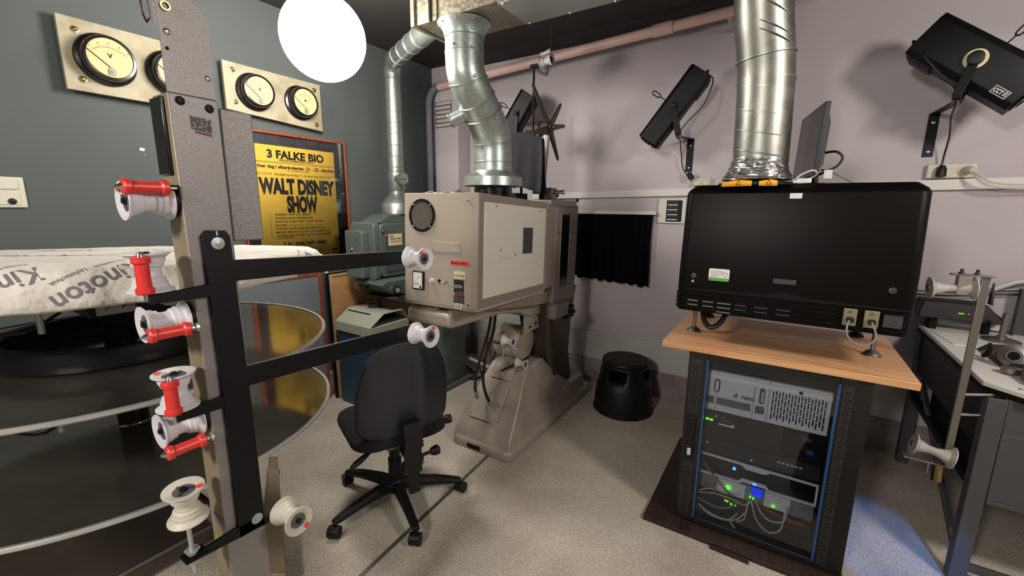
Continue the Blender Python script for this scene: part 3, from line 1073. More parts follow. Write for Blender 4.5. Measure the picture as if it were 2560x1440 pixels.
def printed(*ws):
    q = MB()
    for s_, h_, w_, b_, wp_ in ws:
        q.text(s_, h_, (0, 0, 0), (1, 0, 0), (0, 0, 1), width=w_, bold=b_, warp=wp_)
    q.build('printed_logo', 'print_grey', cv, recalc=False, smooth=False)


for a0, s0 in ((-9.5, .030), (-24, .032), (-40, .03), (40, .03)):
    printed(('Kinoton', .040, .175, .010, slant(math.radians(a0), s0, math.radians(207))))
    printed(('Filmtechnik - Lichttechnik', .0095, .15, .005, slant(math.radians(a0) - .03, s0 - .020, math.radians(207))))
for x0, y0 in ((.22, -.12), (.34, .20), (.10, .24), (-.15, .02), (.12, -.32), (-.2, .36), (.40, .02)):
    printed(('Kinoton', .045, .22, .01, topw(x0, y0, math.radians(215))))

# ================================================================== VENTILATION
vbx = thing('ventilation_box', 'spangled galvanised duct box under the ceiling with a grey underside plate', 'duct', (-.7, 1.87, 2.45))
MB().box((-1.70, 1.735, 2.452), (.9, 2.005, ZC)).build('box_body', 'galv_old', vbx)
MB().box((-1.725, 1.722, 2.447), (-1.70, 2.018, ZC)).build('end_flange', 'galv_old', vbx, bevel=.002)
for x in (-1.60, -1.56):
    MB().box((x - .006, 1.728, 2.452), (x + .006, 1.735, ZC)).build('seam', 'blackmatte' if x == -1.60 else 'galv_old', vbx)
MB().box((-1.20, 1.742, 2.446), (.85, 2.0, 2.452)).build('underside_plate', 'zinc', vbx)
for k in range(7):
    for y in (1.752, 1.992):
        MB().lathe([(.006, 0), (.005, .004), (.002, .006)], (-1.18 + k * .22, y, 2.446), (0, 0, -1), 8).build('screw', 'chrome', vbx)


def duct(path, r, parent, mat='galv', seg=40, name='duct_tube', smooth=8):
    return MB().tube(path, r, seg, smooth=smooth).build(name, mat, parent, angle=40)


def seam_ring(parent, c, axis, r, w=.005, mat='galv', tilt=None):
    MB().lathe([(r, -w), (r + .004, -w * .5), (r + .004, w * .5), (r, w)], c, axis, 40, cap=False).build('seam_ring', mat, parent)


def duct_screw(parent, c, ax):
    MB().lathe([(.007, 0), (.007, .003), (.003, .006)], c, ax, 8).build('screw', 'chrome', parent)


# --- wide duct over the beige lamphouse
ed = thing('exhaust_duct', 'wide galvanised duct with two elbows rising from the beige lamphouse to the duct box', 'duct', (-1.46, 2.08, 1.66))
DX = -1.465
path = [(DX - .01, 1.845, 2.44), (DX - .01, 1.845, 2.36), (DX - .01, 1.845, 2.28), (DX - .007, 1.855, 2.215), (DX - .003, 1.90, 2.145), (DX, 1.955, 2.085), (DX, 2.01, 2.025), (DX, 2.058, 1.96), (DX, 2.08, 1.885), (DX, 2.085, 1.80), (DX, 2.085, 1.745)]
duct(path, [.098, .098, .099, .102, .107, .108, .108], ed, smooth=6)
MB().lathe([(.135, 0), (.132, -.006), (.115, -.02), (.102, -.05), (.099, -.06)], (DX - .01, 1.845, 2.449), (0, 0, 1), 48, cap=False).build('top_flange', 'galv', ed)
MB().lathe([(.109, .085), (.112, .075), (.15, .060), (.168, .048), (.170, .0), (.167, -.0), (.165, .045), (.148, .055), (.108, .07)], (DX, 2.085, 1.668), (0, 0, 1), 56, cap=False).build('bell_hood', 'galv', ed)
for c, ax in (((DX - .01, 1.845, 2.385), (0, 0, 1)), ((DX - .01, 1.845, 2.315), (0, 0, 1)), ((DX - .006, 1.868, 2.19), (0, .45, -1)), ((DX - .001, 1.93, 2.112), (0, .9, -1)), ((DX, 1.985, 2.053), (0, .85, -1)), ((DX, 2.076, 1.905), (0, .2, -1)), ((DX, 2.085, 1.80), (0, 0, 1))):
    seam_ring(ed, c, ax, .0975 if c[2] > 2.2 else (.1015 if c[2] > 2.1 else .1075))
for z, y in ((2.41, 1.845), (2.33, 1.845), (2.20, 1.86), (1.87, 2.083)):
    duct_screw(ed, (DX + .0, y - (.098 if z > 2 else .108), z), (0, -1, 0))
    duct_screw(ed, (DX + .084, y - .05, z - .01), (1, -.6, 0))
for k in range(9):
    a = 2 * PI * k / 9 + .2
    duct_screw(ed, (DX - .01 + .122 * math.cos(a), 1.845 + .122 * math.sin(a), 2.438), (0, 0, -1))
stub = MB().cyl((DX - .04, 1.93, 2.06), (DX - .135, 1.87, 2.005), .036, seg=28)
stub.lathe([(.040, 0), (.041, .004), (.036, .008), (.030, .004)], (DX - .13, 1.873, 2.008), (-.095, -.06, -.055), 28)
stub.build('capped_stub', 'galv', ed)

# --- narrow duct over the grey-green projector
nd = thing('exhaust_duct', 'narrow galvanised pipe with spiral seams rising from the grey-green lamphouse', 'duct', (-2.72, 2.5, 1.48))
GX, GY = -2.72, 2.50
duct([(GX, GY, 1.64), (GX, GY, 2.0), (GX, GY, 2.52)], .060, nd, smooth=3)
duct([(GX, GY, 2.52), (GX + .004, GY, 2.58), (GX + .05, GY - .028, 2.635), (GX + .13, GY - .075, 2.64)], .062, nd, smooth=6, name='elbow')
duct([(GX + .12, GY - .07, 2.64), (-1.765, 1.93, 2.529)], .060, nd, smooth=2)
for k in range(9):
    z = 1.78 + k * .085
    ax = (.10, -.12, 1)
    seam_ring(nd, (GX, GY, z), ax, .0605, .003)
for k in range(4):
    p = Vector((GX + .12, GY - .07, 2.64)).lerp(Vector((-1.765, 1.93, 2.529)), .10 + .21 * k)
    seam_ring(nd, p, (.87, -.52, -.02), .0605, .003)
MB().lathe([(.062, .165), (.068, .16), (.068, .02), (.062, .01)], (GX, GY, 1.66), (0, 0, 1), 36, cap=False).build('sleeve', 'galv', nd)
br_ = MB().cyl((GX + .05, GY - .02, 1.765), (GX + .125, GY - .05, 1.765), .042, seg=26).lathe([(.042, 0), (.047, .003), (.047, .008), (.040, .008), (.036, .002), (.001, .0)], (GX + .122, GY - .049, 1.765), (.93, -.37, 0), 28)
br_.build('side_stub', 'galv', nd)
MB().box((GX + .128, GY - .088, 1.762), (GX + .136, GY - .012, 1.768), R=Matrix.Rotation(-.38, 3, 'Z')).build('damper_blade', 'galv', nd)
MB().lathe([(.062, .155), (.075, .145), (.125, .085), (.128, .08), (.128, .0), (.125, .0)], (GX, GY, 1.487), (0, 0, 1), 40, cap=False).build('bell_hood', 'galv', nd)

# --- large duct over the black projector
bd = thing('exhaust_duct', 'thick galvanised spiral duct with a foil cuff standing on the black projector', 'duct', (-.13, 2.2, 1.66))
BR = .106
bp_ = [(-.127, 2.19, 1.735), (-.132, 2.185, 1.9), (-.140, 2.18, 2.08), (-.150, 2.165, 2.18), (-.168, 2.14, 2.30), (-.178, 2.12, 2.42), (-.178, 2.115, 2.60), (-.178, 2.115, ZC)]
MB().tube(bp_, BR, 40, smooth=6).build('duct_tube', 'galv_spiral', bd, angle=40)
for z, ax in ((1.79, (.22, -.1, 1)), (1.87, (.22, -.1, 1)), (1.95, (.22, -.1, 1)), (2.045, (.16, -.06, 1)), (2.075, (0, 0, 1))):
    seam_ring(bd, (-.130 - (z - 1.75) * .03, 2.186, z), ax, BR + .001, .003)
for z, x, y, ax in ((2.165, -.148, 2.168, (-.12, -.12, 1)), (2.225, -.156, 2.155, (.42, .1, 1)), (2.255, -.161, 2.15, (.42, .1, 1)), (2.33, -.170, 2.135, (.5, .1, 1))):
    seam_ring(bd, (x, y, z), ax, BR + .004, .003)
MB().tube([(-.125, 2.073, 2.145), (-.13, 2.066, 2.19), (-.14, 2.058, 2.21)], .0022, 6, smooth=3).build('seam_line', 'steel', bd)
rg = random.Random(3)
offs = {}


def foil(u, v):
    a = u * 2 * PI
    r = [.107, .110, .109, .113, .116, .122, .130, .133][min(int(v * 7.99), 7)]
    key = (round(u * 60) % 60, round(v * 24))
    if key not in offs:
        offs[key] = rg.uniform(-.0035, .0035)
    r += offs[key] * (1 if v > .08 else .2)
    return (-.130 - .005 * v + r * math.cos(a), 2.19 + r * math.sin(a), 1.768 - .094 * v)


MB().grid(foil, 60, 25, closed_u=True).build('foil_cuff', 'foil', bd, angle=30)

# ================================================================== BEIGE FILM PROJECTOR
fp = thing('film_projector', 'beige film projector with boxy lamphouse on a taupe cast pedestal', 'film projector', (-1.5, 2.6, 0))
PX0, PX1 = -1.745, -1.272
# floor casting
base = MB()
base.loft([[(x, y, .0) for x, y in rrect(PX0, 1.985, PX1, 3.30, .05)], [(x, y, .05) for x, y in rrect(PX0, 1.985, PX1, 3.30, .05)],
           [(x, y, .075) for x, y in rrect(PX0 + .02, 2.01, PX1 - .02, 3.28, .04)]])
base.build('pedestal_foot', 'casting', fp, bevel=.008)
# sloping front fairing
w0, w1 = PX0 + .015, PX1 - .012
fa = MB()
fa.loft([[(w0, 2.0, .06), (w1, 2.0, .06), (w1, 3.05, .06), (w0, 3.05, .06)],
         [(w0 + .005, 2.02, .115), (w1 - .01, 2.02, .115), (w1 - .015, 2.98, .16), (w0 + .015, 2.98, .16)],
         [(w0 + .05, 2.19, .32), (w1 - .045, 2.19, .32), (w1 - .05, 2.72, .33), (w0 + .05, 2.72, .33)],
         [(w0 + .09, 2.315, .485), (w1 - .075, 2.315, .485), (w1 - .08, 2.56, .49), (w0 + .09, 2.56, .49)],
         [(w0 + .10, 2.34, .50), (w1 - .09, 2.34, .50), (w1 - .09, 2.53, .50), (w0 + .10, 2.53, .50)]])
fa.build('sloping_fairing', 'casting', fp, bevel=.016, seg=3)
# rear foot block
MB().loft([[(x, y, .07) for x, y in rrect(-1.66, 2.72, -1.295, 3.22, .06)], [(x, y, .19) for x, y in rrect(-1.65, 2.74, -1.30, 3.18, .06)], [(x, y, .215) for x, y in rrect(-1.62, 2.77, -1.33, 3.14, .05)]]).build('rear_foot', 'casting', fp, bevel=.008)
MB().lathe([(.014, 0), (.014, .012), (.006, .016)], (-1.305, 3.21, .07), seg=8).build('anchor_bolt', 'chrome', fp)
# cover plate on the slope
sl0, sl1 = Vector((0, 2.045, .148)), Vector((0, 2.312, .482))
sd = (sl1 - sl0).normalized()
sn = Vector((0, -sd.z, sd.y))


def slope_pt(x, t, d=.0):
    p = sl0 + sd * t + sn * (d + .006)
    return (x, p.y, p.z)


cp = [(x, t) for x, t in rrect(-1.655, .04, -1.425, .30, .03)]
MB().loft([[slope_pt(x, t, 0) for x, t in cp], [slope_pt(x, t, .004) for x, t in cp]]).build('cover_plate', 'casting', fp)
for x, t in ((-1.640, .06), (-1.44, .06), (-1.44, .28), (-1.405, .16), (-1.665, .16)):
    MB().lathe([(.006, 0), (.005, .004)], slope_pt(x, t, .004), sn, 10).build('screw', 'chrome', fp)
MB().loft([[slope_pt(x, t, 0) for x, t in ((-1.60, .33), (-1.43, .33), (-1.43, .425), (-1.60, .425))], [slope_pt(x, t, .003) for x, t in ((-1.60, .33), (-1.43, .33), (-1.43, .425), (-1.60, .425))]]).build('bare_patch', 'lamphouse', fp)
# front slot at the foot
MB().box((-1.60, 1.98, .015), (-1.50, 1.986, .04)).build('foot_slot', 'blackmatte', fp)
# upright column
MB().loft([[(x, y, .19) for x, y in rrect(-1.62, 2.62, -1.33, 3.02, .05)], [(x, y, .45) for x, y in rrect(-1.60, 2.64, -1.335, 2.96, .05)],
           [(x, y, .70) for x, y in rrect(-1.60, 2.60, -1.33, 2.98, .05)], [(x, y, .96) for x, y in rrect(-1.62, 2.55, -1.325, 3.04, .05)]]).build('column', 'shaded_casting', fp, bevel=.01)
# pivot drum and its face plate
MB().lathe([(.115, 0), (.12, .01), (.12, .19), (.115, .2)], (-1.675, 2.50, .60), (1, 0, 0), 40).build('pivot_drum', 'lamphouse', fp)
MB().prism([(2.40, .70), (2.64, .70), (2.64, .86), (2.40, .88)], 'x', -1.44, -1.425).build('side_plate', 'lamphouse', fp, bevel=.003)
for y, z in ((2.58, .80), (2.55, .745), (2.47, .735)):
    MB().lathe([(.010, 0), (.010, .006)], (-1.425, y, z), (1, 0, 0), 12).build('screw', 'blackmatte', fp)
MB().box((-1.44, 2.455, .81), (-1.418, 2.56, .84)).build('latch_plate', 'lamphouse', fp, bevel=.002)
# bed under the lamphouse with rounded tray end
bed = MB()
bed.prism([(1.63, .925), (1.60, .94), (1.60, 1.0), (1.63, 1.015), (1.75, 1.015), (2.2, 1.015), (3.0, 1.0), (3.0, .80), (2.62, .80), (2.42, .82), (2.30, .87), (2.1, .905)], 'x', -1.70, -1.405)
bed.build('bed_casting', 'casting', fp, bevel=.014, seg=3)
MB().prism([(1.80, 1.0), (2.70, .985), (2.70, .90), (2.4, .91)], 'x', -1.405, -1.335).build('bed_rail', 'lamphouse_dark', fp, bevel=.004)
for x in (-1.66, -1.47):
    MB().box((x - .03, 1.625, 1.015), (x + .03, 1.645, 1.0195)).build('tray_hinge', 'steel', fp)

# --- lamphouse, tilted a few degrees down towards the port
L0 = Vector((-1.695, 1.59, 1.052))
LT = Matrix.Translation(L0) @ Matrix.Rotation(math.radians(4.0), 4, 'Z') @ Matrix.Rotation(math.radians(-2.6), 4, 'X')
LW, LH, LD = .460, .565, .80


def LB():
    return MB(LT)


lhb = LB().box((0, .004, 0), (LW, LD, LH)).build('lamphouse', 'lamphouse_dark', fp, bevel=.003)
lhf = LB().box((.0, -.004, .0), (LW - .002, .004, LH + .0)).build('back_panel', 'lamphouse', fp, bevel=.002)
LB().box((LW - .005, LD, .01), (LW - .0, LD + .16, LH - .012)).box((.0, LD, .01), (.005, LD + .16, LH - .012)).box((0.0, LD, LH - .02), (LW, LD + .16, LH - .012)).build('front_section', 'lamphouse_dark', fp, bevel=.002)
LB().box((LW - .03, LD - .004, -.0), (LW + .001, LD + .004, LH + .002)).build('seam', 'lamphouse', fp)
LB().box((.0, -.0, -.014), (LW - .004, LD, .0)).build('bottom_tray', 'lamphouse', fp)
pnl = LB().box((LW, .045, .048), (LW + .005, LD - .03, LH - .040)).build('access_panel', 'cream_panel', fp, bevel=.002)
LB().box((LW + .005, .46, .255), (LW + .0062, .585, .405)).build('dark_patch', 'darkpatch', pnl)
for y, z in ((.15, LH - .055), (LD - .12, LH - .060), (.205, .285), (.37, .255)):
    LB().lathe([(.006, 0), (.005, .003)], (LW + .005, y, z), (1, 0, 0), 10).build('screw', 'steel', pnl)
LB().box((LW + .0048, .19, .2385), (LW + .0056, .37, .2395)).build('scratch', 'ink_faint', pnl)
# round fan grille
fg = LB().lathe([(.072, 0), (.084, .001), (.084, .006), (.070, .006)], (.118, -.004, .452), (0, -1, 0), 48, cap=False).build('fan_ring', 'blackmetal', fp)
LB().lathe([(.071, 0), (.071, .0006)], (.118, -.0038, .452), (0, -1, 0), 40).build('fan_opening', 'blackmatte', fp)
gm = LB()
for k in range(-8, 9):
    for sx in (1, -1):
        o_ = k * .0135
        # diagonal wires clipped to the circle
        rr = .070
        dn = o_ * .8
        if abs(dn) >= rr:
            continue
        half = math.sqrt(rr * rr - dn * dn)
        dx_, dz_ = .6 * sx, .8
        nx_, nz_ = .8, -.6 * sx
        c_ = Vector((.118 + nx_ * dn, -.0068, .452 + nz_ * dn))
        gm.tube([c_ - Vector((dx_, 0, dz_)) * half, c_ + Vector((dx_, 0, dz_)) * half], .0012, 4)
gm.build('fan_mesh', 'grille', fp)
for a in (45, 135, 225, 315):
    LB().lathe([(.006, 0), (.004, .004)], (.118 + .077 * math.cos(math.radians(a)), -.010, .452 + .077 * math.sin(math.radians(a))), (0, -1, 0), 10).build('screw', 'chrome', fp)
# small fittings on the back panel
hd = LB().box((.185, -.009, .272), (.355, -.004, .322)).build('name_plate', 'lamphouse', fp, bevel=.001)
for x, z in ((.192, .285), (.348, .312)):
    LB().lathe([(.004, 0), (.003, .003)], (x, -.009, z), (0, -1, 0), 8).build('screw', 'chrome', fp)
LB().lathe([(.005, 0), (.005, .006), (.003, .008)], (.40, -.004, .528), (0, -1, 0), 10).build('screw', 'chrome', fp)
rt_ = LB().box((.300, -.0052, .212), (.412, -.004, .234)).build('red_tape_label', 'red_tape', fp)
LB().text('MUSIC TAPE', .010, (.306, -.0054, .218), (1, 0, 0), (0, 0, 1), width=.085, bold=.02).build('handwriting', 'ink', rt_)
pl_ = LB().box((.322, -.0052, .145), (.388, -.004, .182)).build('paper_label', 'label_cream', fp)
LB().text('Vol:30 1/3 Bly', .010, (.326, -.0054, .156), (1, 0, 0), (0, 0, 1), width=.058, bold=.015).build('handwriting', 'ink', pl_)
am = LB().box((.062, -.018, .068), (.135, -.004, .165)).build('ammeter', 'blackplastic', fp, bevel=.002)
LB().box((.069, -.0188, .075), (.128, -.018, .158)).build('meter_face', 'label_white', am)
mk = LB()
for k in range(5):
    a = math.radians(170 - 80 * k / 4)
    mk.box((.118 + .045 * math.cos(a) - .002, -.0192, .092 + .045 * math.sin(a) - .002), (.118 + .045 * math.cos(a) + .002, -.0188, .092 + .045 * math.sin(a) + .002))
mk.tube([(.118, -.0192, .09), (.082, -.0192, .112)], .0006, 4)
mk.box((.075, -.0192, .094), (.100, -.0188, .097))
mk.build('meter_print', 'ink', am)
LB().lathe([(.006, 0), (.006, .002)], (.118, -.0188, .083), (0, -1, 0), 12).build('meter_screw', 'ink', am)
LB().lathe([(.012, 0), (.012, .004), (.009, .005), (.009, .014)], (.183, -.004, .122), (0, -1, 0), 20).build('push_button', 'white_plastic', fp)
LB().lathe([(.009, 0), (.009, .002)], (.230, -.004, .124), (0, -1, 0), 20).build('socket', 'blackmatte', fp)
LB().box((.222, -.0048, .106), (.239, -.004, .111)).build('socket_label', 'lamphouse_dark', fp)
tg = LB().lathe([(.008, 0), (.008, .003), (.005, .004), (.005, .008)], (.275, -.004, .125), (0, -1, 0), 14)
tg.tube([(.275, -.010, .125), (.262, -.03, .117)], [.0025, .003, .004], 8)
tg.build('toggle_switch', 'chrome', fp)
dk = LB().box((.322, -.0052, .075), (.382, -.004, .140)).build('rating_label', 'unit_dark', fp)
ar = LB()
ar.prism([(.328, .100), (.365, .100), (.374, .106), (.365, .112), (.328, .112)], 'y', -.0056, -.0052)
ar.build('arrow_mark', 'label_white', dk)
LB().prism([(.331, .103), (.364, .103), (.369, .106), (.364, .109), (.331, .109)], 'y', -.0060, -.0056).build('arrow_fill', 'unit_dark', dk)
LB().text('V A   kW', .004, (.350, -.0056, .080), (1, 0, 0), (0, 0, 1)).build('print', 'label_white', dk)
LB().box((.327, -.0052, .062), (.385, -.004, .073)).build('maroon_label', 'label_maroon', fp)
sb = LB().box((.322, -.0052, .022), (.385, -.004, .060)).build('serial_label', 'unit_dark', fp)
sp = LB()
for k in range(5):
    sp.box((.326, -.0056, .028 + k * .0058), (.352, -.0052, .0300 + k * .0058)).box((.358, -.0056, .028 + k * .0058), (.380, -.0052, .0300 + k * .0058))
sp.build('print', 'cable_grey', sb)
ce = LB().box((.330, -.0052, -.006), (.372, -.004, .020)).build('ce_label', 'label_white', fp)
LB().text('CE', .016, (.335, -.0056, -.001), (1, 0, 0), (0, 0, 1), width=.031, bold=.01).build('print', 'ink', ce)
LB().lathe([(.008, 0), (.006, .003)], (.412, -.004, .020), (0, -1, 0), 14).build('screw', 'steel', fp)
# collar under the bell hood
MB().lathe([(.108, 0), (.110, .004), (.110, .058), (.106, .062), (.1, .058)], (DX, 2.085, 1.600), seg=40).build('exhaust_collar', 'blackgloss', fp)

# --- projector head beyond the lamphouse
HT = Matrix.Translation(Vector((-1.30, 2.56, .89))) @ Matrix.Rotation(math.radians(3.0), 4, 'Z') @ Matrix.Rotation(math.radians(-2.6), 4, 'X')


def HB():
    return MB(HT)


HB().prism(rrect(0, 0, .40, .70, .03), 'x', -.34, 0).build('head_cabinet', 'lamphouse_dark', fp, bevel=.006)
wn = HB().prism(rrect(.085, .11, .235, .62, .02), 'x', -.0, .004).build('viewing_window', 'blackgloss', fp)
wf = HB()
for q in ((.075, .10, .085, .63), (.235, .10, .243, .63), (.085, .10, .235, .11), (.085, .62, .235, .63)):
    wf.box((0, q[0], q[1]), (.007, q[2], q[3]))
wf.build('window_trim', 'lamphouse_dark', wn, bevel=.002)
for y, z in ((.04, .50), (.30, .50), (.30, .12)):
    HB().lathe([(.010, 0), (.010, .008), (.005, .012)], (0, y, z), (1, 0, 0), 12).build('latch', 'steel', fp)
HB().box((-.05, .02, -.11), (.02, .26, 0)).build('lower_bracket', 'lamphouse_dark', fp, bevel=.01)
HB().box((-.03, .24, -.14), (.02, .37, -.05)).build('drive_box', 'blackmetal', fp, bevel=.004)
for y in (.27, .31):
    HB().lathe([(.012, 0), (.012, .03)], (.02, y, -.09), (1, 0, 0), 12).build('knob', 'blackmetal', fp)
# fittings on top of the head
MB().box((-1.62, 2.50, 1.555), (-1.30, 2.90, 1.60)).build('top_plate', 'steel', fp, bevel=.003)
kb = MB().lathe([(.012, 0), (.016, .01), (.012, .03), (.013, .055), (.018, .07), (.016, .078)], (-1.45, 2.84, 1.66), (1, .1, 0), 20)
kb.build('chrome_knob', 'chrome', fp)
MB().box((-1.52, 2.80, 1.60), (-1.45, 2.88, 1.69)).build('knob_block', 'steel', fp, bevel=.004)
MB().cyl((-1.42, 2.83, 1.565), (-1.42, 2.83, 1.645), .006, seg=10).build('plunger', 'chrome', fp)
MB().lathe([(.009, 0), (.012, .006), (.009, .014)], (-1.42, 2.83, 1.628), seg=12).build('plunger_knob', 'blackmatte', fp)
MB().cyl((-1.33, 2.98, 1.59), (-1.33, 2.98, 1.615), .010, seg=10).build('stud', 'blackmetal', fp)
# reel arm
ra = MB().tube([(-1.60, 2.93, 1.58), (-1.60, 2.93, 1.74)], .026, 14)
ra.build('arm_socket', 'blackmetal', fp)
MB().cyl((-1.60, 2.93, 1.72), (-1.58, 2.94, 2.09), .026, seg=18).build('reel_arm', 'cream_panel', fp)
MB().cyl((-1.645, 2.90, 1.65), (-1.63, 2.91, 2.10), .022, seg=18).build('reel_arm', 'spoke', fp)
MB().lathe([(.035, 0), (.052, .012), (.055, .05), (.055, .15), (.058, .16), (.058, .20), (.040, .205), (.040, .215), (.012, .22), (.012, .235)], (-1.75, 2.94, 2.13), (1, 0, 0), 32).build('reel_hub', 'spoke', fp)


def spoke(d, l):
    c0 = Vector((-1.558, 2.94, 2.13))
    d = Vector(d).normalized()
    p0, p1 = c0 + d * .03, c0 + d * l
    s = Vector((1, 0, 0)).cross(d)
    rings = []
    for p, w, t in ((p0, .046, .026), (p0.lerp(p1, .9), .026, .014), (p1, .016, .010)):
        rings.append([p + s * w * .5 * a + Vector((t * .5 * b, 0, 0)) for a, b in ((-1, -1), (1, -1), (1, 1), (-1, 1))])
    MB().loft(rings).build('spoke', 'spoke', fp, bevel=.003)


for d, l in (((0, -.28, .26), .36), ((0, .18, .20), .27), ((0, .25, .05), .26), ((0, .16, -.22), .27), ((0, -.26, -.08), .26)):
    spoke(d, l)
# film roller on a thin rod above the reel arm
MB().tube([(-1.635, 2.83, 1.75), (-1.635, 2.83, 2.54)], .008, 10).build('roller_rod', 'blackmetal', fp)
MB().box((-1.66, 2.815, 2.525), (-1.58, 2.845, 2.545)).build('rod_clamp', 'blackmetal', fp)
guide_roller(fp, (-1.580, 2.83, 2.545), (1, .05, .16), 1.0, tape=False, mat='white_plastic', scale=1.2)
link('idler_roller', PRESS.copy(), fp, (-1.58, 2.83, 2.60), (1, .05, .22), 0, 1.1).data.materials[0] = M['white_plastic']
MB().cyl((-1.51, 2.84, 2.62), (-1.51, 2.84, ZC), .005, seg=8).build('hanger_rod', 'spoke', fp)
# lens turret parts seen behind the bell hood
MB().lathe([(.05, 0), (.05, .08), (.04, .10)], (-1.73, 2.36, 1.72), (.2, .6, .1), 24).build('lamp_reflector', 'chrome', fp)
MB().box((-1.68, 2.50, 1.59), (-1.57, 2.66, 1.645)).build('shutter_box', 'blackmetal', fp, bevel=.006)
# low film rollers and bracket before the drum
guide_roller(fp, (-1.49, 2.235, .690), (1, .15, -.05), .4, tape=False, scale=1.05)
guide_roller(fp, (-1.415, 2.285, .535), (1, .12, -.05), .4, tape=False, mat='cream_plastic', scale=.95)
MB().cyl((-1.60, 2.40, .690), (-1.48, 2.24, .690), .007, seg=8).build('roller_stud', 'steel', fp)
MB().cyl((-1.40, 2.42, .535), (-1.39, 2.285, .535), .008, seg=8).build('roller_stud', 'blackmetal', fp)
MB().box((-1.57, 2.22, .660), (-1.48, 2.25, .672)).build('roller_bracket', 'steel', fp)
MB().cyl((-1.49, 2.235, .42), (-1.49, 2.235, .668), .0045, seg=8).build('bracket_rod', 'zinc', fp)
MB().tube([(-1.50, 2.23, .475), (-1.415, 2.28, .53)], .008, 8).build('bracket_clamp', 'blackmetal', fp)


def hose(pts, lab):
    t = thing('coolant_hose', lab, 'hose', pts[-1])
    MB().tube(pts, .0095, 10, smooth=6).build('hose_tube', 'cable_black', t)
    d_ = (Vector(pts[-1]) - Vector(pts[-2])).normalized()
    p = Vector(pts[-1])
    MB().lathe([(.012, -.004), (.014, .0), (.014, .022), (.011, .024), (.011, .036)], p, d_, 12).build('connector', 'rubber_blue', t)
    return t


hose([(-1.56, 2.20, .86), (-1.565, 2.17, .74), (-1.59, 2.13, .60), (-1.60, 2.09, .48), (-1.575, 2.04, .41), (-1.545, 2.015, .385)], 'shorter of two black hoses with blue-grey ends dangling before the pedestal drum')
hose([(-1.535, 2.21, .86), (-1.54, 2.19, .74), (-1.565, 2.15, .60), (-1.555, 2.10, .45), (-1.50, 2.06, .365), (-1.455, 2.04, .335)], 'longer of two black hoses with blue-grey ends dangling before the pedestal drum')

# dark towel over the projector top
tw = thing('towel', 'charcoal towel hung over fittings on top of the beige projector', 'towel', (-1.65, 2.60, 1.72))


def towel(u, v):
    # drape: u across, v from front hem over the bar to the rear hem
    s = v * 2 - 1
    top = 2.015 + .006 * math.sin(u * 7)
    drop = max(0, abs(s) - .12) / .88
    x = -1.69 + .245 * u + .02 * math.sin(v * 5) + (.05 * drop * (u - .3))
    y = 2.62 + s * .04 + .024 * math.tanh(s * 12) + .017 * math.sin(u * 15 + 1 + s) * drop + (.02 * drop if s > 0 else -.02 * drop)
    z = top - .33 * drop ** 1.05 - .02 * (u > .85) * drop + .035 * (1 - abs(s)) - (.05 * max(0, u - .62) / .38 * (1 - .3 * drop))
    return (x, y, z)


MB().grid(towel, 40, 40).build('towel_cloth', 'towel', tw, solid=.006, angle=80)
tb_ = MB().cyl((-1.60, 2.62, 1.60), (-1.60, 2.62, 1.95), .009, seg=10).box((-1.665, 2.612, 1.94), (-1.52, 2.628, 1.96))
tb_.build('towel_support', 'blackmetal', fp)
# papers on top of the lamphouse
pa = MB()
pa.grid(lambda u, v: (-1.66 + .22 * u + .03 * v, 1.70 + .14 * v, 1.618 + .010 * math.sin(u * 6 + v * 2) ** 2 - .008 * v), 14, 8)
tag(pa.build('paper_sheet', 'label_white', solid=.0008), 'crumpled white paper lying on top of the beige lamphouse', 'paper')
dsh = MB().lathe([(.03, 0), (.032, .006), (.012, .008), (.010, .016)], (-1.49, 1.80, 1.622), seg=20)
tag(dsh.build('brown_cap', 'spoke'), 'small bronze-brown cap on the beige lamphouse beside the paper', 'cap')

# ================================================================== GREY-GREEN FILM PROJECTOR
gp2 = thing('film_projector', 'older grey-green film projector beyond the blue cabinet, partly hidden by the beige lamphouse', 'film projector', (-2.6, 2.6, 0))
MB().prism(rrect(2.20, 1.0, 2.95, 1.42, .05), 'x', -2.86, -2.60).build('lamphouse', 'green_enamel', gp2, bevel=.012, seg=3)
MB().prism(rrect(-2.872, .985, -2.60, 1.425, .03), 'y', 2.145, 2.20).build('rear_door', 'green_enamel', gp2, bevel=.008, seg=3)
MB().prism(rrect(-2.868, 1.0, -2.665, 1.365, .02), 'y', 2.085, 2.145).build('rear_housing', 'green_enamel', gp2, bevel=.008, seg=3)
MB().lathe([(.020, 0), (.014, .006), (.010, .003)], (-2.80, 2.085, 1.22), (0, -1, 0), 20).build('keyhole_knob', 'steel', gp2)
MB().lathe([(.004, 0), (.003, .003)], (-2.735, 2.085, 1.295), (0, -1, 0), 10).build('screw', 'blackmetal', gp2)
MB().prism([(2.20, 1.42), (2.32, 1.485), (2.62, 1.485), (2.70, 1.42)], 'x', -2.83, -2.62).build('roof_vent', 'green_enamel', gp2, bevel=.006)
MB().prism(rrect(2.235, 1.04, 2.80, 1.34, .02), 'x', -2.60, -2.592).build('side_door', 'green_dark', gp2, bevel=.003)
nt_ = MB().box((-2.592, 2.275, 1.245), (-2.590, 2.415, 1.335)).build('paper_note', 'label_cream', gp2)
hw = MB()
hw.text('HUSK', .012, (-2.5896, 2.283, 1.312), (0, 1, 0), (0, 0, 1), bold=.02)
hw.text('ENKELTTRÅD', .012, (-2.5896, 2.290, 1.291), (0, 1, 0), (0, 0, 1), width=.115, bold=.02)
hw.box((-2.590, 2.292, 1.278), (-2.5894, 2.405, 1.2805)).box((-2.590, 2.297, 1.271), (-2.5894, 2.405, 1.2735))
hw.build('handwriting', 'ink', nt_)
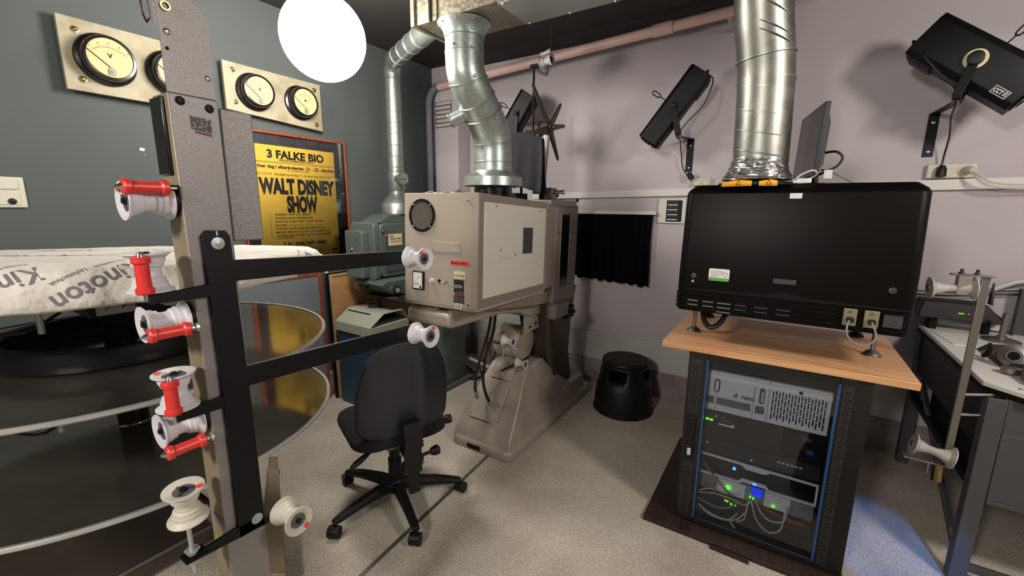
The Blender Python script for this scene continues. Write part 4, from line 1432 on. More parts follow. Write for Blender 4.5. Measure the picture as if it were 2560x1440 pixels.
for y, z in ((2.255, 1.325), (2.255, 1.105), (2.225, 1.36)):
    MB().lathe([(.010, 0), (.010, .010), (.006, .014)], (-2.598, y, z), (1, 0, 0), 12).build('latch_screw', 'steel', gp2)
for x in (-2.84, -2.74):
    MB().lathe([(.006, 0), (.006, .006)], (x, 2.16, 1.425), seg=8).build('screw', 'steel', gp2)
bd2 = MB().prism([(2.10, .965), (2.16, .99), (3.0, .99), (3.0, .84), (2.5, .84), (2.2, .88)], 'x', -2.84, -2.50)
bd2.build('bed_casting', 'green_enamel', gp2, bevel=.012, seg=3)
MB().prism([(2.16, .86), (3.0, .84), (3.0, .78), (2.3, .80)], 'x', -2.80, -2.48).build('bed_rail', 'green_dark', gp2, bevel=.004)
MB().lathe([(.036, 0), (.036, .012), (.032, .014)], (-2.79, 2.12, .935), (0, -1, .3), 28).build('dial_gauge', 'steel', gp2)
MB().lathe([(.018, 0), (.020, .02), (.014, .03)], (-2.66, 2.11, .95), (0, -1, .1), 20).build('knob', 'blackplastic', gp2)
hk = MB().lathe([(.030, 0), (.034, .012), (.030, .02)], (-2.50, 2.25, .915), (1, -.5, 0), 24)
hk.build('hand_knob', 'blackplastic', gp2)
MB().lathe([(.022, .018), (.024, .03), (.018, .045)], (-2.50, 2.25, .915), (1, -.5, 0), 20).build('knob_cap', 'chrome', gp2)
MB().lathe([(.012, 0), (.010, .01)], (-2.73, 2.10, .945), (0, -1, .2), 12).build('screw', 'blackmetal', gp2)
MB().loft([[(x, y, .02) for x, y in rrect(-2.62, 2.56, -2.33, 2.92, .05)], [(x, y, .80) for x, y in rrect(-2.66, 2.56, -2.34, 2.92, .05)]]).build('column', 'green_enamel', gp2, bevel=.01)
MB().prism(rrect(-2.75, 2.50, -2.28, 2.98, .03), 'z', 0, .03).build('floor_plate', 'green_enamel', gp2, bevel=.006)

# ================================================================== BLUE CABINET WITH HOODED LID
bc = thing('rectifier_cabinet', 'petrol blue floor cabinet with a pale hooded metal lid', 'cabinet', (-2.68, 2.16, 0))
BX0, BX1, BY0, BY1, BH = -2.885, -2.475, 1.965, 2.345, .655
MB().box((BX0 + .01, BY0 + .01, 0), (BX1 - .01, BY1 - .01, BH - .045)).build('body', 'cab_blue', bc, bevel=.004)
MB().box((BX0, BY0, BH - .045), (BX1, BY1, BH + .012)).build('lid_base', 'hood_grey', bc, bevel=.004)
MB().box((BX0 - .004, BY0 - .004, BH - .055), (BX1 + .004, BY1 + .004, BH - .046)).build('lid_rim', 'hood_grey', bc, bevel=.002)
hb = MB()
yz = [(BY0 + .0, BH + .014), (BY0 + .13, BH + .098), (BY1 - .06, BH + .098), (BY1 - .0, BH + .014)]
for (a0, b0), (a1, b1) in zip(yz, yz[1:]):
    hb.loft([[(BX0, a0, b0), (BX0, a1, b1), (BX0, a1, b1 - .004), (BX0, a0, b0 - .004)], [(BX1, a0, b0), (BX1, a1, b1), (BX1, a1, b1 - .004), (BX1, a0, b0 - .004)]])
hb.build('vent_hood', 'hood_grey', bc)
MB().prism([(a, b - .004) for a, b in yz[:1]] + [(a, b - .006) for a, b in yz[1:3]] + [(yz[3][0], yz[3][1] - .004)], 'x', BX0 + .02, BX0 + .024).build('inner_baffle', 'blackmatte', bc)
MB().box((BX0 + .024, BY0 + .1, BH + .013), (BX1 - .12, BY1 - .03, BH + .085)).build('vent_core', 'blackmatte', bc)
ck = MB().tube([(-2.70 + .055 * math.cos(a * .63), 2.20 + .045 * math.sin(a * .63), BH + .105 + .003 * a) for a in range(21)], .006, 8, smooth=2)
tag(ck.build('cable_coil', 'cable_black'), 'small coil of black cable lying on the hooded lid of the blue cabinet', 'cable')

# ================================================================== OFFICE CHAIR
oc = thing('office_chair', 'black swivel office chair seen from behind on five castors', 'chair', (-1.60, 1.38, 0))
FD = Vector((-.92, .39, 0)).normalized()
SD = Vector((FD.y, -FD.x, 0)) * 1
SD = Vector((.39, .92, 0)).normalized()
CT = Matrix(((SD.x, FD.x, 0, -1.60), (SD.y, FD.y, 0, 1.38), (0, 0, 1, 0), (0, 0, 0, 1)))


def CB():
    return MB(CT)


for k in range(5):
    a = math.radians(-99 + 72 * k)
    d = Vector((math.cos(a), math.sin(a), 0))
    c0 = Vector((-1.60, 1.38, 0))
    s = Vector((-d.y, d.x, 0))
    rings = []
    for t, w, z0, z1 in ((.02, .032, .075, .135), (.10, .028, .085, .135), (.22, .024, .080, .120), (.31, .022, .068, .098), (.345, .018, .066, .088)):
        p = c0 + d * t
        rings.append([p + s * w * q + Vector((0, 0, z)) for q, z in ((-.8, z0), (.8, z0), (1, (z0 + z1) / 2), (.65, z1), (-.65, z1), (-1, (z0 + z1) / 2))])
    lg = MB().loft(rings).build('base_leg', 'blackplastic', oc, bevel=.004)
    w_ = random.Random(k).uniform(-.9, .9)
    cd = Matrix.Rotation(w_, 3, 'Z') @ s
    cpos = c0 + d * .335
    wc = cpos + Matrix.Rotation(w_, 3, 'Z') @ d * .012
    cs = MB()
    for sg in (-1, 1):
        cs.lathe([(.012, -.011), (.025, -.010), (.026, 0), (.025, .010), (.012, .011)], wc + cd * .016 * sg + Vector((0, 0, .0262)), cd, 22)
    cs.lathe([(.027, -.026), (.028, -.02), (.028, .02), (.027, .026)], wc + Vector((0, 0, .034)), cd, 18)
    cs.cyl(cpos + Vector((0, 0, .05)), cpos + Vector((0, 0, .08)), .008, seg=10)
    cs.build('castor', 'blackplastic', lg)
MB().lathe([(.048, 0), (.052, .01), (.052, .06), (.042, .07)], (-1.60, 1.38, .075), seg=30).build('base_hub', 'blackplastic', oc)
MB().lathe([(.040, 0), (.040, .02), (.034, .022), (.034, .12), (.027, .122), (.027, .27)], (-1.60, 1.38, .135), seg=28).build('gas_column', 'blackplastic', oc)
CB().box((-.085, -.16, .395), (.085, .10, .425)).build('seat_mechanism', 'steel', oc, bevel=.006)
CB().box((-.026, -.27, .372), (.026, -.02, .396)).build('back_bar', 'blackmetal', oc, bevel=.004)
# seat
seat = CB()
so = rrect(-.235, -.20, .235, .25, .10, 7)
seat.loft([[(x * .90, y * .9, .424) for x, y in so], [(x, y, .440) for x, y in so], [(x * 1.01, y * 1.01, .462) for x, y in so], [(x * .985, y * .985, .482) for x, y in so], [(x * .85, y * .85, .494) for x, y in so]])
seat.build('seat', 'fabric_black', oc, angle=60)
# backrest shell, curved in plan, rounded trapezoid outline
bo_ = []


def back_xz(u, v):
    """u -1..1 across, v 0..1 up; superellipse outline"""
    w = .165 + .06 * math.sin(min(1, v * 1.25) * PI * .75) if v < .8 else None
    return w


NV, NU = 22, 21


def back_pt(u, v, d):
    s = u * 2 - 1
    z = .485 + .46 * v
    # half width along height
    hw_ = .222 * (1 - .40 * max(0, (v - .35) / .65) ** 2.2) * (1 if v > .12 else (1 - .25 * ((.12 - v) / .12) ** 2))
    if v > .86:
        hw_ *= math.sqrt(max(.02, 1 - ((v - .86) / .145) ** 2))
    x = s * hw_
    y = -.205 - .035 * v + .055 * s * s * (hw_ / .222) ** 2 - .018 * math.sin(PI * v) - (.012 * math.exp(-((s - .36) / .10) ** 2) if d == 0 else 0)
    edge = max(abs(s) ** 6, abs(v * 2 - 1) ** 8)
    y += d * (1 - .75 * edge)
    return (x, y, z)


bk = CB()
G0 = [[bk.v(back_pt(i / (NU - 1), j / (NV - 1), 0)) for i in range(NU)] for j in range(NV)]
G1 = [[bk.v(back_pt(i / (NU - 1), j / (NV - 1), .055)) for i in range(NU)] for j in range(NV)]
for j in range(NV - 1):
    for i in range(NU - 1):
        bk.f((G0[j][i], G0[j][i + 1], G0[j + 1][i + 1], G0[j + 1][i]))
        bk.f((G1[j][i], G1[j + 1][i], G1[j + 1][i + 1], G1[j][i + 1]), 1)
for j in range(NV - 1):
    for i in (0, NU - 1):
        bk.f((G0[j][i], G0[j + 1][i], G1[j + 1][i], G1[j][i]), 1)
for i in range(NU - 1):
    for j in (0, NV - 1):
        bk.f((G0[j][i], G0[j][i + 1], G1[j][i + 1], G1[j][i]), 1)
bk.build('backrest', ['chairback', 'fabric_black'], oc, angle=70)
# back upright with bellows
up_ = CB()
up_.loft([[(x, y, .33) for x, y in ((-.036, -.295), (.036, -.295), (.036, -.255), (-.036, -.255))], [(x, y, .45) for x, y in ((-.036, -.292), (.036, -.292), (.036, -.252), (-.036, -.252))], [(x, y, .50) for x, y in ((-.036, -.275), (.036, -.275), (.036, -.245), (-.036, -.245))]])
up_.box((-.026, -.285, .22), (.026, -.258, .34))
upo = up_.build('back_upright', 'blackplastic', oc, bevel=.005)
bl = CB()
rings = []
for k in range(15):
    z = .455 + k * .0085
    w = .046 if k % 2 else .039
    y = -.27 + k * .0015
    rings.append([(-w, y - .030, z), (w, y - .030, z), (w, y + .02, z), (-w, y + .02, z)])
bl.loft(rings)
bl.build('bellows', 'blackplastic', upo, smooth=False)
kn = CB().lathe([(.008, 0), (.008, .045), (.018, .055), (.024, .075), (.022, .09), (.012, .096)], (.036, -.27, .395), (1, -.1, .1), 20)
kn.build('back_knob', 'blackplastic', oc)
kn = CB().lathe([(.012, 0), (.018, .01), (.024, .03), (.022, .05), (.012, .055)], (.225, -.10, .445), (1, -.15, 0), 20)
kn.build('tilt_knob', 'blackplastic', oc)
lv = CB().tube([(-.06, -.06, .405), (-.14, -.10, .395), (-.20, -.125, .378), (-.25, -.145, .366)], [.005, .005, .006, .012, .015, .014, .009], 12, smooth=4)
lv.build('height_lever', 'blackplastic', oc)

# ================================================================== KICK STOOL
ks = thing('kick_stool', 'black round kick stool with hand holes standing before the mauve wall', 'stool', (-.94, 3.12, 0))
SX, SY = -.94, 3.12


def stool(parent, cx, cy):
    b = MB()
    prof = [(.224, .0), (.224, .014), (.216, .022), (.213, .10), (.203, .20), (.197, .215), (.183, .275), (.173, .352), (.169, .372)]
    seg = 48
    rings = [[(cx + r * math.cos(2 * PI * i / seg), cy + r * math.sin(2 * PI * i / seg), z) for i in range(seg)] for r, z in prof]
    R = [[b.v(p) for p in r] for r in rings]
    holes = [i for i in range(seg) if min((i - c) % seg for c in (33, 9, 21, 45)) < 6]
    for j in range(len(R) - 1):
        for i in range(seg):
            if j == 6 and i in holes:
                continue
            b.f((R[j][i], R[j][(i + 1) % seg], R[j + 1][(i + 1) % seg], R[j + 1][i]))
    b.build('stool_body', 'blackplastic', parent, solid=-.006, angle=30)
    t = MB().lathe([(.150, .368), (.172, .372), (.176, .385), (.174, .400), (.166, .408), (.150, .410), (.149, .408), (.10, .408), (.099, .411), (.06, .411), (.059, .408), (.0001, .408)], (cx, cy, 0), seg=48)
    t.build('tread', 'blackplastic', parent, angle=40)


stool(ks, SX, SY)
ks2 = thing('kick_stool', 'black round stool at the bottom edge of the view beside the server rack', 'stool', (.405, 1.42, 0))
stool(ks2, .405, 1.42)

# ================================================================== SERVER RACK
fb = MB().box((-.455, 1.965, 0), (.36, 2.86, .022))
tag(fb.build('floor_board', 'dark_board', bevel=.002), 'dark stained wooden board lying under the black server rack', 'board')
tn = MB().prism([(-.14, 1.945), (.02, 1.94), (.01, 1.962), (-.14, 1.963)], 'z', 0, .012)
tag(tn.build('board_strip', 'dark_board'), 'splintered dark wooden strip on the carpet at the front of the rack board', 'strip')
RX0, RX1, RY0, RY1, RZ0, RZ1 = -.318, .353, 2.05, 2.78, .022, .898
rk = thing('server_rack', 'black server rack with a glass door under the beech board', 'rack', (.0175, 2.4, RZ0))
fr = MB()
fr.box((RX0, RY0 + .03, RZ0), (RX0 + .02, RY1, RZ1)).box((RX1 - .02, RY0 + .03, RZ0), (RX1, RY1, RZ1)).box((RX0 + .02, RY0 + .03, RZ1 - .02), (RX1 - .02, RY1, RZ1)).box((RX0 + .02, RY0 + .03, RZ0), (RX1 - .02, RY1, RZ0 + .02)).box((RX0 + .02, RY1 - .015, RZ0 + .02), (RX1 - .02, RY1, RZ1 - .02))
fr.build('rack_case', 'rackblack', rk, bevel=.002)
pstm = MB()
for x in (-.262, .262):
    pstm.box((x - .018, 2.115, RZ0 + .02), (x + .018, 2.13, RZ1 - .02))
pstm.build('mounting_rail', 'rackblack', rk)
dr = MB()
dr.box((RX0, RY0, RZ0 + .005), (-.236, RY0 + .028, RZ1 - .004)).box((.248, RY0, RZ0 + .005), (RX1, RY0 + .028, RZ1 - .004)).box((-.236, RY0, RZ0 + .005), (.248, RY0 + .028, RZ0 + .035)).box((-.236, RY0, RZ1 - .028), (.248, RY0 + .028, RZ1 - .004))
door = dr.build('door', 'rackblack', rk, bevel=.003)
MB().box((-.236, RY0 + .006, RZ0 + .035), (.248, RY0 + .011, RZ1 - .028)).build('door_glass', 'door_glass', door)
for x in (-.240, .245):
    MB().box((x, RY0 - .002, RZ0 + .03), (x + .008, RY0 + .012, RZ1 - .03)).build('glass_edge', 'blue_glint', door)
for x0, x1 in ((-.306, -.258), (.262, .296)):
    for z0, z1 in ((.60, .865), (.05, .34)) if x0 < 0 else ((.05, .865),):
        pl_ = MB().box((x0, RY0 - .003, z0), (x1, RY0 + .001, z1)).build('perforated_strip', 'rackperf', door, bevel=.001)
        hs = MB()
        n_ = int((z1 - z0 - .02) / .0155)
        for k in range(n_):
            for c in range(2 + (x0 < 0)):
                x = x0 + .011 + c * .013 + (.0065 if k % 2 else 0)
                if x > x1 - .006:
                    continue
                hs.lathe([(.0044, 0), (.0044, .0004)], (x, RY0 - .0031, z0 + .014 + k * .0155), (0, -1, 0), 6)
        hs.build('perforation', 'blackmatte', pl_)
hn = MB().box((-.298, RY0 - .012, .36), (-.262, RY0, .58)).build('door_handle', 'blackplastic', door, bevel=.004)
MB().box((-.288, RY0 - .0165, .383), (-.272, RY0 - .012, .42)).build('lock_tab', 'white_plastic', hn, bevel=.003)

# --- things inside the rack
UY = 2.112
ms = thing('media_server', 'silver grey slotted media server at the top of the rack', 'server', (0, UY + .2, .606))
UX0, UX1 = -.236, .240
MB().box((UX0 + .01, UY + .02, .606), (UX1 - .01, UY + .5, .800)).build('server_case', 'unit_dark', ms)
MB().box((UX0, UY, .606), (UX1, UY + .02, .802)).build('front_bezel', 'server_grey', ms, bevel=.003)
MB().box((UX0, UY - .003, .768), (UX1, UY, .786)).build('bright_strip', 'server_light', ms)
sl = MB()
yy = UY - .0008
for x0, x1, z0, z1, n in ((-.230, -.205, .640, .676, 5), (-.186, -.052, .640, .676, 21), (-.028, .002, .640, .676, 6)):
    for k in range(n):
        x = x0 + (x1 - x0) * k / (n - 1)
        sl.box((x - .0022, yy, z0), (x + .0022, UY + .002, z1))
for c in range(17):
    x = .032 + c * .0118
    for q in range(4):
        z0 = .628 + q * .034 + (.012 if c % 2 else 0)
        sl.box((x - .0028, yy, z0), (x + .0028, UY + .002, min(z0 + .029, .764)))
for x in (-.194, -.0405, .016):
    sl.box((x - .0008, yy, .61), (x + .0008, UY + .002, .80))
sl.build('vent_slots', 'blackmatte', ms)
hd_ = MB().prism([(x, z) for x, z in rrect(-.206, .703, -.182, .764, .011)], 'y', UY - .004, UY)
ho = hd_.build('grab_recess', 'unit_dark', ms)
MB().prism([(x, z) for x, z in rrect(-.201, .708, -.187, .759, .007)], 'y', UY - .005, UY - .003).build('recess_plate', 'server_grey', ho)
hd_ = MB().prism([(x, z) for x, z in rrect(-.020, .690, .000, .762, .009)], 'y', UY - .004, UY)
ho = hd_.build('grab_recess', 'unit_dark', ms)
MB().prism([(x, z) for x, z in rrect(-.013, .696, -.003, .752, .005)], 'y', UY - .006, UY - .003).build('chrome_catch', 'chrome', ho)
MB().lathe([(.008, 0), (.008, .003)], (.13, UY, .777), (0, -1, 0), 16).build('lock', 'blackmatte', ms)
lt = MB().text('d', .023, (-.122, UY - .001, .692), (1, 0, 0), (0, 0, 1), bold=.02).text('remi', .023, (-.088, UY - .001, .692), (1, 0, 0), (0, 0, 1), width=.050, bold=.02)
lt.build('lettering', 'ink', ms)

bu = thing('rack_unit', 'thin black rack blank above the silver grey server', 'rack unit', (0, UY + .1, .81))
MB().box((UX0, UY + .004, .808), (UX1, UY + .2, .862)).build('front_panel', 'blackmatte', bu, bevel=.002)

u1 = thing('rack_unit', 'tall dark processor with two bright green lights below the silver server', 'rack unit', (0, UY + .2, .46))
MB().box((UX0, UY + .005, .462), (UX1, UY + .4, .600)).build('unit_case', 'unit_dark', u1, bevel=.002)
MB().box((.085, UY + .003, .462), (UX1, UY + .005, .600)).build('side_panel', 'blackmatte', u1)
g = MB().box((-.228, UY, .552), (-.214, UY + .005, .558)).box((-.209, UY, .5515), (-.198, UY + .005, .558))
g.build('status_light', 'led_green', u1)
lg = MB().lathe([(.009, 0), (.009, .001)], (-.185, UY + .0045, .578), (0, -1, 0), 18)
lg.text('NEC', .011, (-.168, UY + .004, .573), (1, 0, 0), (0, 0, 1), bold=.01).box((-.168, UY + .0035, .563), (-.118, UY + .005, .566))
lg.build('maker_mark', 'cable_grey', u1)
MB().box((-.172, UY + .003, .538), (-.105, UY + .005, .546)).box((-.118, UY + .003, .547), (-.105, UY + .005, .552)).build('paper_strip', 'label_white', u1)
MB().box((.178, UY + .001, .505), (.205, UY + .003, .525)).build('blue_tag', 'cable_blue', u1)
MB().box((.16, UY + .001, .56), (.19, UY + .003, .58)).build('red_tag', 'label_maroon', u1)

u2 = thing('rack_unit', 'dark rack unit with a row of six pale buttons', 'rack unit', (0, UY + .2, .385))
MB().box((UX0, UY + .006, .385), (UX1, UY + .4, .458)).build('unit_case', 'unit_dark', u2, bevel=.002)
for k in range(6):
    MB().box((.080 + k * .0165, UY + .002, .428), (.0905 + k * .0165, UY + .006, .434)).build('button', 'label_white', u2)
for x, z, m_ in ((-.213, .43, 'led_red'), (-.022, .400, 'led_blue')):
    MB().box((x, UY + .003, z), (x + .004, UY + .006, z + .004)).build('status_light', m_, u2)

u3 = thing('rack_unit', 'gloss black rack unit in a silver outlined front with blue lights', 'rack unit', (0, UY + .2, .27))
MB().box((UX0 + .004, UY + .006, .272), (UX1 - .004, UY + .4, .378)).build('unit_case', 'blackgloss', u3)
of = MB()
of.prism([(UX0, .370), (-.055, .367), (-.038, .352), (.040, .352), (.060, .367), (UX1, .367), (UX1, .376), (UX0, .379)], 'y', UY - .002, UY + .008)
of.prism([(UX0, .272), (-.06, .272), (-.045, .284), (.045, .284), (.06, .272), (UX1, .272), (UX1, .281), (.065, .281), (.048, .300), (-.048, .300), (-.065, .281), (UX0, .281)], 'y', UY - .002, UY + .008)
of.box((UX1 - .008, UY - .002, .281), (UX1, UY + .008, .367))
of.build('silver_outline', 'server_grey', u3)
for x, z in ((-.085, .338), (.004, .291)):
    MB().box((x - .006, UY - .005, z - .004), (x + .006, UY - .002 if z < .3 else UY + .006, z + .004)).build('status_light', 'led_blue', u3)

u4 = thing('patch_panel', 'pale patch panel at the bottom of the rack full of plugged cables', 'patch panel', (0, UY + .2, .17))
MB().box((UX0, UY + .03, .175), (UX1, UY + .3, .262)).build('panel', 'cable_grey', u4, bevel=.002)
MB().box((-.15, UY + .02, .185), (-.03, UY + .03, .255)).box((.05, UY + .02, .185), (.15, UY + .03, .255)).build('socket_block', 'label_white', u4)
for x, z in ((-.108, .222), (-.100, .219), (-.104, .213), (-.01, .206), (.003, .204), (.085, .196)):
    MB().box((x, UY + .012, z), (x + .006, UY + .02, z + .0055)).build('status_light', 'led_green', u4)
MB().box((-.004, UY - .0, .228), (.040, UY + .028, .268)).build('lit_plug', 'led_dimblue', u4, bevel=.004)
u5 = thing('network_switch', 'dark network switch behind the tangle at the rack floor with small green lights', 'switch', (0, UY + .2, .085))
MB().box((UX0, UY + .05, .085), (UX1, UY + .3, .135)).build('switch_case', 'unit_dark', u5, bevel=.002)
for x, z in ((-.112, .126), (-.102, .125), (-.086, .117), (-.068, .118), (-.080, .110)):
    MB().box((x, UY + .044, z), (x + .006, UY + .05, z + .005)).build('status_light', 'led_green', u5)

rc = random.Random(11)


def cable(pts, r, mat, lab, group='cables in the bottom of the rack', name='network_cable'):
    o = MB().tube(pts, r, 8, smooth=7).build(name, mat)
    return tag(o, lab, 'cable', group)


cs_ = [
    ('cable_white', .0034, [(-.228, 2.115, .155), (-.16, 2.10, .185), (-.09, 2.095, .19), (-.03, 2.10, .175), (.0, 2.12, .19)], 'white cable sweeping from the rack side to the patch panel'),
    ('cable_white', .0034, [(-.228, 2.12, .165), (-.17, 2.11, .20), (-.11, 2.10, .205), (-.05, 2.11, .215)], 'white cable just above another one at the rack side'),
    ('cable_white', .0034, [(.02, 2.115, .20), (.05, 2.09, .165), (.09, 2.085, .150), (.135, 2.09, .17), (.14, 2.12, .225)], 'white cable looping below the patch panel'),
    ('cable_white', .0034, [(.0, 2.115, .20), (.03, 2.085, .13), (.08, 2.08, .095), (.125, 2.09, .12), (.135, 2.12, .195)], 'white cable hanging in the deepest loop of the rack'),
    ('cable_white', .0034, [(-.222, 2.11, .095), (-.18, 2.10, .078), (-.12, 2.095, .07), (-.08, 2.10, .075), (-.05, 2.13, .10)], 'white cable lying low at the rack floor'),
    ('cable_white', .0034, [(-.222, 2.12, .085), (-.17, 2.112, .057), (-.10, 2.112, .055), (-.05, 2.12, .075), (-.02, 2.14, .11)], 'white cable nearest the rack floor'),
    ('cable_white', .0034, [(-.01, 2.12, .20), (-.015, 2.09, .155), (-.02, 2.09, .11), (-.05, 2.10, .075)], 'white cable dropping from the patch panel to the rack floor'),
    ('cable_white', .004, [(-.075, 2.085, .075), (-.06, 2.08, .06), (-.045, 2.08, .048)], 'short thick white cable end on the rack floor'),
    ('cable_grey', .0034, [(-.228, 2.11, .13), (-.16, 2.10, .12), (-.10, 2.10, .13), (-.05, 2.13, .16)], 'grey cable crossing the bottom of the rack'),
    ('cable_grey', .0036, [(-.215, 2.10, .335), (-.16, 2.08, .28), (-.11, 2.08, .235), (-.08, 2.10, .20)], 'grey cable running slantwise over the black unit'),
    ('cable_red', .0034, [(-.21, 2.127, .205), (-.14, 2.127, .168), (-.04, 2.127, .172), (.05, 2.127, .170), (.14, 2.127, .16), (.215, 2.135, .157)], 'red cable crossing the rack below the patch panel'),
    ('cable_red', .0034, [(.03, 2.138, .19), (.09, 2.138, .164), (.16, 2.138, .146), (.215, 2.14, .142)], 'red cable running to the rack side under another red one'),
    ('cable_blue', .0034, [(-.228, 2.125, .115), (-.15, 2.115, .10), (-.08, 2.12, .12)], 'dull blue cable in the bottom of the rack'),
]
for m_, r, p, lab in cs_:
    cable(p, r, m_, lab)

# ================================================================== BEECH BOARD AND BLACK DIGITAL PROJECTOR
bw = MB().box((-.442, 2.035, .900), (.478, 2.72, .930))
tag(bw.build('tabletop', 'beech', bevel=.003), 'beech laminate board lying on the black server rack', 'board')
DX0, DX1, DY0, DY1, DZ0, DZ1 = -.402, .432, 2.065, 2.70, 1.085, 1.632
dp = thing('digital_projector', 'black digital cinema projector on short screw feet on the beech board', 'projector', (.015, 2.38, .930))
sh = MB()
sh.loft([[(x, y, DZ0) for x, y in rrect(DX0 + .004, DY0 + .005, DX1 - .002, DY1, .035)],
         [(x, y, 1.20) for x, y in rrect(DX0, DY0, DX1, DY1, .035)],
         [(x, y, 1.30) for x, y in rrect(DX0 + .002, DY0 - .004, DX1 - .002, DY1, .035)],
         [(x, y, DZ1 - .015) for x, y in rrect(DX0 + .004, DY0 + .022, DX1 - .006, DY1, .035)],
         [(x, y, DZ1) for x, y in rrect(DX0 + .012, DY0 + .034, DX1 - .014, DY1, .03)],
         [(x, y, DZ1 + .022) for x, y in rrect(DX0 + .035, DY0 + .065, DX1 - .04, DY1 - .02, .03)]])
sh.build('shell', 'dp_black', dp, bevel=.003)
# louvres round the foot of the shell
lo = MB()
for k in range(4):
    z = 1.100 + k * .020
    lo.box((DX0 + .003, DY0 - .0025, z), (.20, DY0 + .012, z + .009))
    lo.box((.345, DY0 - .0025, z), (DX1 - .02, DY0 + .012, z + .009))
    lo.box((DX0 - .003, DY0 + .02, z), (DX0 + .02, DY0 + .30, z + .009))
lo.build('louvre', 'dp_black', dp, bevel=.002)
for c, (x0, x1) in enumerate(((-.35, -.305), (-.285, -.24), (-.225, -.17), (-.155, -.11), (-.08, -.03), (.0, .05))):
    for k in range(3 if c == 2 else 2):
        MB().box((x0, DY0 - .0012, 1.1335 - k * .020), (x1, DY0 + .004, 1.1385 - k * .020)).build('louvre_gap', 'steel' if c < 3 else 'monitor_grey', dp)
MB().prism([(-.36, 1.182), (.42, 1.182), (.42, 1.188), (.10, 1.196), (.02, 1.214), (-.05, 1.196), (-.36, 1.190)], 'y', DY0 - .005, DY0 + .004).build('lower_crease', 'blackmatte', dp, bevel=.002)
lb = MB().prism(rrect(-.270, 1.236, -.187, 1.290, .006), 'y', DY0 - .006, DY0 - .003).build('green_white_label', 'label_white', dp)
MB().prism(rrect(-.270, 1.236, -.187, 1.250, .005), 'y', DY0 - .0066, DY0 - .006).build('green_band', 'label_green', lb)
MB().box((-.268, DY0 - .0072, 1.2405), (-.257, DY0 - .0066, 1.246)).build('red_dot', 'red_plastic', lb)
tx = MB()
for k in range(5):
    tx.box((-.262, DY0 - .0066, 1.278 - k * .0062), (-.262 + (.050, .055, .045, .042, .028)[k], DY0 - .006, 1.2795 - k * .0062))
tx.lathe([(.010, 0), (.010, .0005), (.008, .0005), (.008, 0)], (-.204, DY0 - .006, 1.266), (0, -1, 0), 16, cap=False)
tx.build('print', 'cable_grey', lb)
MB().prism([(-.341, 1.222), (-.327, 1.222), (-.334, 1.234)], 'y', DY0 - .006, DY0 - .002).build('warning_triangle', 'label_yellow', dp)
for x, z in ((-.332, 1.250), (.357, 1.258)):
    MB().lathe([(.012, 0), (.012, .002), (.009, .003), (.005, .003), (.004, .001)], (x, DY0 - .002, z), (0, -1, 0), 20).build('lock', 'monitor_grey', dp)
MB().box((-.024, DY0 - .009, 1.246), (.058, DY0 - .003, 1.268)).build('name_badge', 'monitor_grey', dp, bevel=.003)
MB().box((-.002, DY0 + .0165, 1.594), (.040, DY0 + .022, 1.615)).build('paper_tag', 'label_white', dp)
for x0, x1 in ((.224, .266), (.288, .332)):
    cn = MB().box((x0, DY0 - .010, 1.108), (x1, DY0 + .0, 1.175)).build('connector_plate', 'column_side', dp, bevel=.002)
    MB().lathe([(.006, 0), (.005, .004)], ((x0 + x1) / 2, DY0 - .010, 1.165), (0, -1, 0), 10).build('screw', 'chrome', cn)
    MB().box(((x0 + x1) / 2 - .010, DY0 - .028, 1.125), ((x0 + x1) / 2 + .012, DY0 - .010, 1.143)).build('plug', 'blackplastic', cn, bevel=.003)
MB().box((.345, DY0 - .006, 1.118), (.40, DY0 - .002, 1.165)).build('grey_label', 'monitor_grey', dp)
lc = MB().tube([(.243, DY0 - .028, 1.132), (.236, DY0 - .05, 1.11), (.243, DY0 - .058, 1.075), (.27, DY0 - .06, 1.052), (.30, DY0 - .058, 1.052), (.325, DY0 - .055, 1.08), (.318, DY0 - .045, 1.115), (.310, DY0 - .028, 1.134)], .0035, 8, smooth=6)
lc.build('loop_lead', 'cable_grey', dp)
for x, y in ((-.345, 2.29), (.372, 2.33), (-.33, 2.66), (.35, 2.66)):
    MB().lathe([(.034, 0), (.034, .006), (.022, .020), (.009, .026), (.009, .10), (.012, .10), (.012, .156)], (x, y, .930), seg=22).build('leveling_foot', 'steel' if y < 2.5 else 'blackmetal', dp)
cbk = MB().tube([(-.30, 2.2, 1.09), (-.285, 2.16, 1.03), (-.25, 2.14, 1.0), (-.21, 2.16, 1.03), (-.19, 2.2, 1.09)], .012, 10, smooth=6)
cbk.build('power_lead', 'cable_black', dp)
# yellow warning plate round the exhaust, white lead on top
MB().lathe([(.150, 0), (.150, .012), (.1, .018)], (-.132, 2.19, DZ1 + .018), seg=40).build('exhaust_spigot', 'blackmetal', dp)
yw = MB()


def ywp(a0, a1, z0, z1, r=.1535):
    n = 8
    R1 = [(-.132 + r * math.cos(a0 + (a1 - a0) * k / n), 2.19 + r * math.sin(a0 + (a1 - a0) * k / n), z0) for k in range(n + 1)]
    R2 = [(p[0], p[1], z1 - .012 * abs(k - n * .6) / n) for k, p in enumerate(R1)]
    vs1, vs2 = [yw.v(p) for p in R1], [yw.v(p) for p in R2]
    for k in range(n):
        yw.f((vs1[k], vs1[k + 1], vs2[k + 1], vs2[k]))


